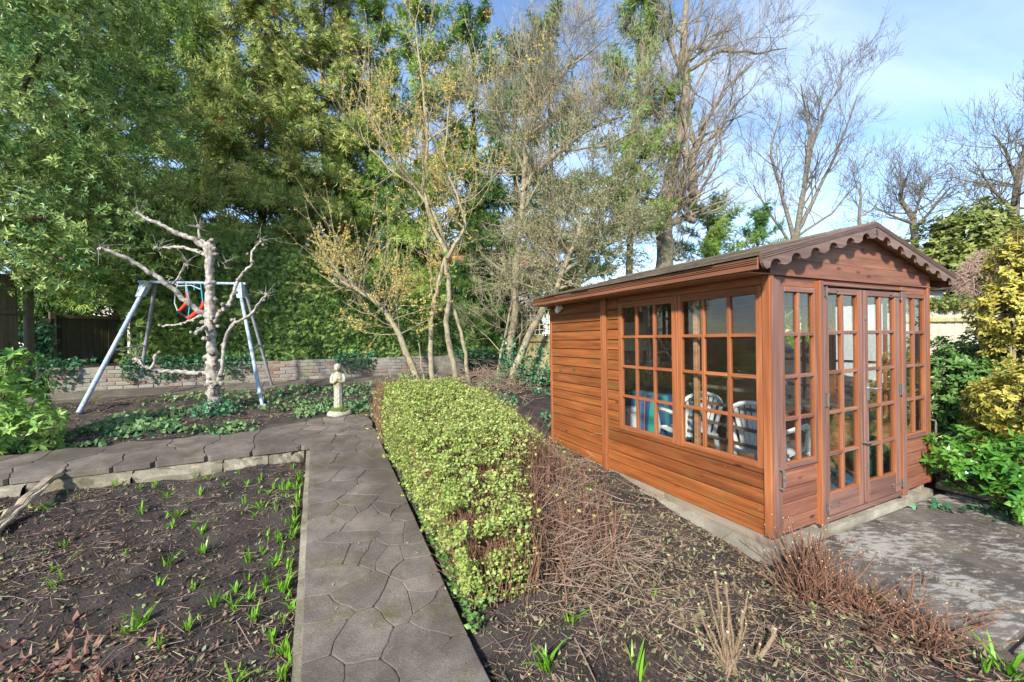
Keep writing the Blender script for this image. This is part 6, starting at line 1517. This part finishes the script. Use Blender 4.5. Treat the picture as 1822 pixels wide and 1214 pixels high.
def twig_bush(label, base, n, h, spread, seed, mat='twig_red'):
    rg_ = np.random.default_rng(seed); base = np.array(base, float); t = thing('pruned_shrub', label, 'shrub', tuple(base)); mb = MB()
    az = rg_.uniform(0, 6.28, n); sp = np.abs(rg_.normal(0, spread, n)); L = h * rg_.uniform(0.5, 1.1, n)
    B = base + np.c_[np.cos(az) * sp * 0.3, np.sin(az) * sp * 0.3, np.zeros(n) - 0.02]; Mi = B + np.c_[np.cos(az) * sp * 0.6, np.sin(az) * sp * 0.6, L * 0.5] + rg_.normal(0, 0.03, (n, 3)); Tp = Mi + np.c_[np.cos(az) * sp * 0.45, np.sin(az) * sp * 0.45, L * 0.5] + rg_.normal(0, 0.05, (n, 3)) * (1, 1, 0.7)
    r_ = rg_.uniform(0.0022, 0.0052, n); mb.sticks(B, Mi, r_, r_ * 0.9, 5); mb.sticks(Mi, Tp, r_ * 0.9, r_ * 0.7, 5); mb.build('stems', M[mat], t, base)
    k = rg_.integers(0, n, n * 2); S0 = Mi[k] + (Tp[k] - Mi[k]) * rg_.random((n * 2, 1)); S1 = S0 + rg_.normal(0, 0.05, S0.shape) + (0, 0, 0.03); m2 = MB(); m2.sticks(S0, S1, 0.0018, 0.0009, 3); tag(m2.build('side_twigs', M[mat], t, base), kind='stuff')
    m2 = MB(); kk = rg_.random(n) < 0.5; dd = (Tp - Mi); dd /= np.linalg.norm(dd, axis=1)[:, None]; m2.sticks(Tp[kk], Tp[kk] + dd[kk] * 0.004, r_[kk] * 0.75, r_[kk] * 0.7, 5); tag(m2.build('cut_ends', M['cut'], t, base), kind='stuff'); return t
twig_bush('reddish pruned shrub of dense cut stems beside the patio edge', gpx(1440, 1075), 170, 0.40, 0.11, 91)
twig_bush('sprawling heap of cut reddish stems at the patio corner', gpx(1530, 1100) , 120, 0.20, 0.22, 92)
twig_bush('thin low reddish shrub near the lower right corner', gpx(1640, 1150), 60, 0.16, 0.18, 93)

# green shoots
M['shoot'] = leafmat('shoot', [(0.08, 0.24, 0.015), (0.14, 0.34, 0.02), (0.22, 0.42, 0.04)], 0.35, 0.3, spec=0.45)
def blade(L, W, bend, az, lean):
    n = 5; V = []
    for i in range(n):
        q = i / (n - 1); out = L * (lean * q + bend * q * q); z = L * q * (1 - 0.35 * bend * q); w = W / 2 * (1 - q ** 3 * 0.92) * (0.7 + 0.3 * min(1, q * 4))
        c, s_ = math.cos(az), math.sin(az); V += [(c * out - s_ * w, s_ * out + c * w, z), (c * out + s_ * w, s_ * out - c * w, z)]
    F_ = [(2 * i, 2 * i + 1, 2 * i + 3, 2 * i + 2) for i in range(n - 1)]; return np.array(V), np.array(F_)
def shoot_mesh(nb_, L, W, bend, seed):
    rg_ = np.random.default_rng(seed); mb = MB()
    for i in range(nb_):
        V, F_ = blade(L * rg_.uniform(0.6, 1.1), W * rg_.uniform(0.8, 1.1), bend * rg_.uniform(0, 1.6), rg_.uniform(0, 6.28), rg_.uniform(0.05, 0.4)); mb.add(V + np.r_[rg_.normal(0, L * 0.10, 2), -0.01], F_)
    return mb.mesh('bulb_shoots', M['shoot'])
SHM = [shoot_mesh(6, 0.085, 0.011, 0.2, i) for i in range(4)] + [shoot_mesh(11, 0.10, 0.011, 0.5, i + 9) for i in range(3)] + [shoot_mesh(4, 0.05, 0.010, 0.1, i + 20) for i in range(2)]
big = shoot_mesh(14, 0.17, 0.016, 0.6, 40); tall = shoot_mesh(8, 0.16, 0.014, 0.15, 41)
def soilpt(px, py, drop=0.17):
    d = ray(px, py)
    for q in np.arange(0.6, 30, 0.01):
        P_ = EYE + d * q; a_, t_ = w2at(P_[0], P_[1])
        if P_[2] < soil_at(a_, t_): break
    return P_
pix = [(113, 975), (235, 1128), (265, 1150), (285, 1155), (95, 1015), (125, 880), (140, 885), (215, 915), (85, 905), (205, 865), (250, 870), (275, 868), (300, 885), (350, 850), (375, 880), (400, 865), (425, 845), (440, 865), (465, 855), (480, 880), (490, 900), (505, 860), (520, 835), (515, 885), (525, 915), (508, 930), (520, 955), (495, 965), (475, 955), (465, 985), (490, 1000), (515, 1010), (525, 1040), (500, 1050), (520, 1075), (380, 1080), (400, 1068), (415, 1085), (345, 1050), (335, 1120), (505, 1110), (520, 1130), (510, 1165), (525, 1185), (440, 1000), (300, 920), (250, 915), (385, 930), (360, 950), (450, 920), (335, 895), (440, 1035), (220, 1105), (100, 1040), (300, 940), (345, 940)]
rgx = np.random.default_rng(123)
extra_at = [(-0.16 - abs(rgx.normal(0, 0.16)), rgx.uniform(1.6, 5.3)) for _ in range(70)] + [(rgx.uniform(-3.8, -0.3), rgx.uniform(4.3, 5.4)) for _ in range(26)] + [(rgx.uniform(-2.6, -0.3), rgx.uniform(2.2, 4.4)) for _ in range(24)]
pix = pix + [('at', q) for q in extra_at]
for i, (x, y) in enumerate(pix):
    P_ = G(*y) if x == 'at' else soilpt(x, y); o = link('bulb_shoots', SHM[(i * 5) % len(SHM)], None, tuple(P_), (0, 0, i * 1.3)); o.scale = (1.0 + 0.35 * math.sin(i * 1.7), 1.0 + 0.35 * math.sin(i * 1.7), 1.0 + 0.4 * math.sin(i * 2.9)); a_, t_ = w2at(P_[0], P_[1]); tag(o, 'small clump of green bulb shoots ' + ('close against the left edge of the path' if a_ > -0.42 else 'just below the stone edging of the side path' if t_ > 4.6 else 'among the leaf drift near the bottom left' if t_ < 2.9 else 'in the open middle of the sunken left bed'), 'shoots', 'bulb shoots in the left bed')
for (x, y, me, lab, sc_) in [(975, 1195, big, 'broad clump of green strap leaves beside the path at the bottom', 1.0), (1135, 1200, tall, 'upright clump of green shoots left of the rose stump', 1.1), (1165, 1065, SHM[0], 'small green shoot in the soil before the summer house', 0.9), (1015, 1110, SHM[4], 'green shoots at the dry hedge end', 1.1), (1560, 1075, SHM[5], 'bright green tuft among the cut reddish stems', 1.0), (1800, 1205, big, 'clump of broad strap leaves at the lower right corner', 1.1), (1750, 1195, tall, 'pair of upright strap leaves at the patio corner', 0.6)]:
    P_ = soilpt(x, y); o = link('bulb_shoots', me, None, tuple(P_), (0, 0, x * 0.1)); o.scale = (sc_,) * 3; tag(o, lab, 'shoots')
# ground cover in the bed behind the side path
N = 8200; a = rgs.uniform(-6, 1.6, N); t = np.clip(rgs.normal(7.1, 0.45, N), 6.55, 9.4); far_ = rgs.random(N) < 0.42; t[far_] = rgs.uniform(6.8, 9.4, far_.sum())
k = (vnoise(a * 1.9, t * 1.9) > -0.05) & ~((np.abs(a) < 0.75) & (t < 6.95)); a, t = a[k], t[k]; n_ = len(a); P = np.c_[at2w(a, t), soil_at(a, t) + rgs.uniform(0.005, 0.07, n_)]
mb = MB(); mb.scatter(IVY, P, np.c_[rgs.normal(0, 1, (n_, 2)), rgs.normal(0.3, 0.35, n_)], rgs.uniform(0.04, 0.085, n_)); tag(mb.build('ground_cover', leafmat('cover', [(0.04, 0.12, 0.05), (0.08, 0.18, 0.08), (0.14, 0.24, 0.10), (0.20, 0.28, 0.10)], 0.2, 0.35)), 'low leafy ground cover in the bed behind the side path', 'ground cover', kind='stuff')
# small weeds at the foot of the hedge
N = 1600; t = rgs.uniform(1.2, 5.4, N); a = 0.74 + np.abs(rgs.normal(0, 0.06, N)); k = vnoise(t * 3, t * 0) > -0.15; P = np.c_[at2w(a, t), gz_at(a, t) + rgs.uniform(0.0, 0.12, N)][k]; n_ = len(P)
mb = MB(); mb.scatter([leaf_up(1, .7)], P, np.c_[rgs.normal(-.3, 1, (n_, 2)), rgs.normal(0.5, 0.35, n_)], rgs.uniform(0.02, 0.045, n_)); tag(mb.build('weeds', M['mid_leaf']), 'small green weeds along the foot of the low hedge', 'weeds', kind='stuff')

# =================================================================== LITTER
M['litter'] = leafmat('litter', [(0.06, 0.032, 0.024), (0.11, 0.06, 0.042), (0.17, 0.10, 0.07), (0.25, 0.17, 0.12), (0.09, 0.05, 0.04), (0.19, 0.18, 0.09)], 0.0, 0.6)
M['litter_green'] = leafmat('litter_green', [(0.10, 0.17, 0.05), (0.20, 0.26, 0.09), (0.36, 0.36, 0.16), (0.24, 0.28, 0.16)], 0.15, 0.5)
M['straw'] = leafmat('straw', [(0.13, 0.085, 0.06), (0.24, 0.165, 0.115), (0.36, 0.28, 0.205), (0.18, 0.115, 0.085)], 0.0, 0.8)
M['clod'] = plain('clod', (0.048, 0.036, 0.029), 1.0, 0, 0.6, 90, 1.0, 0.1)
def bed_pts(n, region):
    if region == 'L': a = -0.12 - rgs.random(n) * 4.6; t = 1.3 + rgs.random(n) * 4.2
    elif region == 'R': a = 0.74 + rgs.random(n) * 2.28; t = 0.7 + rgs.random(n) * 4.3
    else: a = -6 + rgs.random(n) * 8.5; t = 6.5 + rgs.random(n) * 3.0; k = (a > -0.7) & (a < 0.75) & (t < 6.95); t[k] = 7.0 + (t[k] - 6.5) * 0.8
    return a, t
def lay(n, region, lift=0.004):
    a, t = bed_pts(int(n * 1.7), region); w = vnoise(a * 1.5 + 11, t * 1.5) + 0.6 * vnoise(a * 5, t * 5 + 7); k = rgs.random(len(a)) < np.clip(0.60 + 1.0 * w, 0.22, 1)
    a, t = a[k], t[k]; return np.c_[at2w(a, t), soil_at(a, t) + lift]
LV = [leaf_up(1.0, 0.42, fold=0.5, curl=0.3), leaf_up(1.0, 0.55, fold=0.2, curl=0.2), leaf_up(1.0, 0.35, fold=0.8, curl=0.5)]
def litter(name, label, P, size, mat, tilt=0.22):
    n_ = len(P); mb = MB(); th = rgs.random(n_) * 6.28; D = np.c_[np.cos(th), np.sin(th), rgs.normal(0.06, tilt, n_)]
    mb.scatter(LV, P + (0, 0, 0.004), D, size, rollr=0.35); tag(mb.build(name, mat), label, 'litter', kind='stuff')
P = np.vstack([lay(10500, 'L'), lay(9000, 'R'), lay(5000, 'B')]); litter('leaf_litter', 'brown dead leaves scattered over the soil beds', P, rgs.uniform(0.012, 0.05, len(P)), M['litter'])
n_ = 2600; a = rgs.normal(-1.75, 0.50, n_); t = rgs.normal(2.45, 0.38, n_); k = (a < -0.75); P = np.c_[at2w(a[k], t[k]), soil_at(a[k], t[k]) + rgs.uniform(0.0, 0.02, k.sum())]; litter('leaf_drift', 'thick drift of reddish dead leaves in the near left corner', P, rgs.uniform(0.04, 0.085, len(P)), leafmat('drift', [(0.10, 0.045, 0.035), (0.18, 0.08, 0.055), (0.26, 0.14, 0.09), (0.32, 0.22, 0.14), (0.13, 0.06, 0.05)], 0.0, 0.4), 0.3)
P = np.vstack([lay(1800, 'L'), lay(2400, 'R'), lay(900, 'B')]); litter('green_litter', 'pale green fallen leaves scattered over the soil beds', P, rgs.uniform(0.018, 0.045, len(P)), M['litter_green'])
P = np.vstack([lay(60, 'L')]); litter('large_leaves', 'large pale curled leaves lying on the left bed', P, rgs.uniform(0.07, 0.13, len(P)), M['litter_green'], 0.25)
a = np.r_[rgs.uniform(PA0, PA1, 120), rgs.uniform(3.1, 5.6, 60)]; t = np.r_[rgs.uniform(1.2, 6.4, 120), rgs.uniform(0.2, 1.7, 60)]; z = np.where(a > 3, 0.042, gz_at(a, t) + 0.04); litter('path_litter', 'tiny leaf scraps on the path and patio', np.c_[at2w(a, t), z], rgs.uniform(0.008, 0.024, len(a)), M['litter_green'], 0.1)
P = np.array([gpx(x, y) for x, y in ((636, 766), (650, 767), (663, 745), (655, 742))]) + (0, 0, 0.036); litter('yellow_leaves', 'fallen yellow leaves on the paving beside the statue', P, 0.13, M['yellow_flower'], 0.05)
def twigs(name, label, P, L, r_, mat):
    n_ = len(P); th = rgs.random(n_) * 6.28; D = np.c_[np.cos(th), np.sin(th), rgs.normal(0.03, 0.08, n_)]; E_ = P + D * L[:, None]; a_, t_ = w2at(E_[:, 0], E_[:, 1]); E_[:, 2] = np.maximum(E_[:, 2], soil_at(a_, t_) + 0.006)
    ok = ~((a_ > -0.13) & (a_ < 0.73)) & (a_ < 3.0); md = (P + E_) / 2 + rgs.normal(0, 0.012, P.shape) * (1, 1, 0.4); mb = MB(); mb.sticks(P[ok], E_[ok], r_[ok], r_[ok] * .6, 3); tag(mb.build(name, mat), label, 'twigs', kind='stuff')
P = np.vstack([lay(4600, 'L', .008), lay(4600, 'R', .008), lay(2600, 'B', .008)]); twigs('fallen_twigs', 'straw-coloured twigs and stalks strewn over the beds', P, rgs.uniform(0.03, 0.16, len(P)), rgs.uniform(0.0008, 0.0022, len(P)), M['straw'])
P = np.vstack([lay(26, 'L', .012), lay(60, 'R', .012)]); twigs('long_sticks', 'longer brown sticks lying on the soil', P, rgs.uniform(0.15, 0.42, len(P)), rgs.uniform(0.002, 0.0045, len(P)), M['straw'])
# soil crumbs
oct_ = (np.array([(1, 0, 0), (-1, 0, 0), (0, 1, 0), (0, -1, 0), (0, 0, .8), (0, 0, -.8)], float), np.array([(0, 2, 4), (2, 1, 4), (1, 3, 4), (3, 0, 4)]), np.zeros(6))
OCT = []
for i in range(5): OCT.append((oct_[0] * rgs.uniform(0.6, 1.3, (6, 1)), oct_[1], oct_[2]))
P = np.vstack([lay(11000, 'L', 0.0), lay(8000, 'R', 0.0)]); sz = 0.004 + 0.014 * rgs.random(len(P)) ** 4; a = 1.45 + rgs.normal(0, .09, 900); t = 1.62 + rgs.normal(0, .09, 900); P = np.vstack([P, np.c_[at2w(a, t), soil_at(a, t)]]); sz = np.r_[sz, rgs.uniform(.006, .018, 900)]
mb = MB(); mb.scatter(OCT, P, rgs.normal(0, .35, P.shape) + (0, 0, 1), sz); tag(mb.build('soil_crumbs', M['clod']), 'crumbly dark soil lumps on the beds', 'soil', kind='stuff')
# weathered branch lying at left
A_, B_ = soilpt(-30, 965), soilpt(112, 862); B_[2] += 0.10; q = np.linspace(0, 1, 14)[:, None]; P = A_ * (1 - q) + B_ * q + np.c_[np.zeros((14, 2)), 0.03 + 0.02 * np.sin(q * 3)] + rgs.normal(0, 0.008, (14, 3))
dw = thing('fallen_branch', 'pale split branch lying in the left bed against the edging', 'branch', tuple(A_)); mb = MB(); mb.tube(P, np.linspace(0.045, 0.03, 14), 8, bumps=0.18, seed=4); mb.build('bark_half', M['bark_pale'], dw, A_); mb = MB(); mb.tube(P[:10] + (0.03, 0.02, 0.01), np.linspace(0.02, 0.012, 10), 6, bumps=0.2); mb.build('split_half', bark('split', (0.30, 0.24, 0.17), (0.52, 0.44, 0.34), None, 40), dw, A_)
# ivy on the trunk feet by the wall
N = 1100; P = np.vstack([np.c_[b0[0] + rgs.normal(0, .10, N), b0[1] + rgs.normal(-.05, .09, N), b0[2] + np.abs(rgs.normal(0, .38, N))]]); ivy_patch('ivy', 'ivy around the foot of the bare twiggy tree', 'ivy', None, P, rgs.normal(0, 1, (N, 3)) + (0, -.4, 0), rgs.uniform(.04, .08, N), as_stuff=True)
c = at(965, 650, 9.2); N = 900; P = np.c_[c[0] + rgs.normal(0, .34, N), c[1] + rgs.normal(0, .10, N), 0.6 + np.abs(rgs.normal(0, .36, N))]; ivy_patch('ivy', 'ivy smothering the trellis fence behind the summer house', 'ivy', None, P, rgs.normal(0, 1, (N, 3)) + (0, -.6, 0), rgs.uniform(.05, .09, N), as_stuff=True)
# brown twigs and low ivy on the ground between the hedge and the trellis fence
N = 1900; a = rgs.uniform(1.9, 4.2, N); t = rgs.uniform(5.3, 9.2, N); k = vnoise(a * 1.6, t * 1.6 + 5) > -0.12; P = np.c_[at2w(a, t), soil_at(a, t) + rgs.uniform(0.01, 0.14, N)][k]
ivy_patch('ivy', 'low ivy covering the ground behind the far end of the low hedge', 'ivy', None, P, np.c_[rgs.normal(0, 1, (len(P), 2)), rgs.normal(0.3, .4, len(P))], rgs.uniform(.05, .09, len(P)), as_stuff=True)
N = 900; P0 = np.c_[at2w(rgs.normal(3.3, .5, N), rgs.normal(8.2, .6, N)), np.zeros(N)]; a_, t_ = w2at(P0[:, 0], P0[:, 1]); P0[:, 2] = soil_at(a_, t_) + np.abs(rgs.normal(0.12, .16, N)); P1 = P0 + rgs.normal(0, .17, (N, 3)) * (1, 1, .5); P1[:, 2] = np.maximum(P1[:, 2], P0[:, 2] * 0.6)
mb = MB(); mb.sticks(P0, P1, 0.005, 0.003, 3); tag(mb.build('brushwood', M['twig_grey']), 'heap of brown brushwood below the trellis fence', 'brushwood', kind='stuff')
tb_ = np.array(PT.location); N = 420; P = np.c_[tb_[0] + rgs.normal(0, .16, N), tb_[1] + rgs.normal(-.04, .15, N), np.zeros(N)]; a_, t_ = w2at(P[:, 0], P[:, 1]); P[:, 2] = soil_at(a_, t_) + np.abs(rgs.normal(0, .09, N)) + .01
ivy_patch('ivy', 'ivy gathered round the foot of the pollarded tree', 'ivy', None, P, rgs.normal(0, 1, (N, 3)) + (0, -.4, .2), rgs.uniform(.03, .07, N), as_stuff=True)
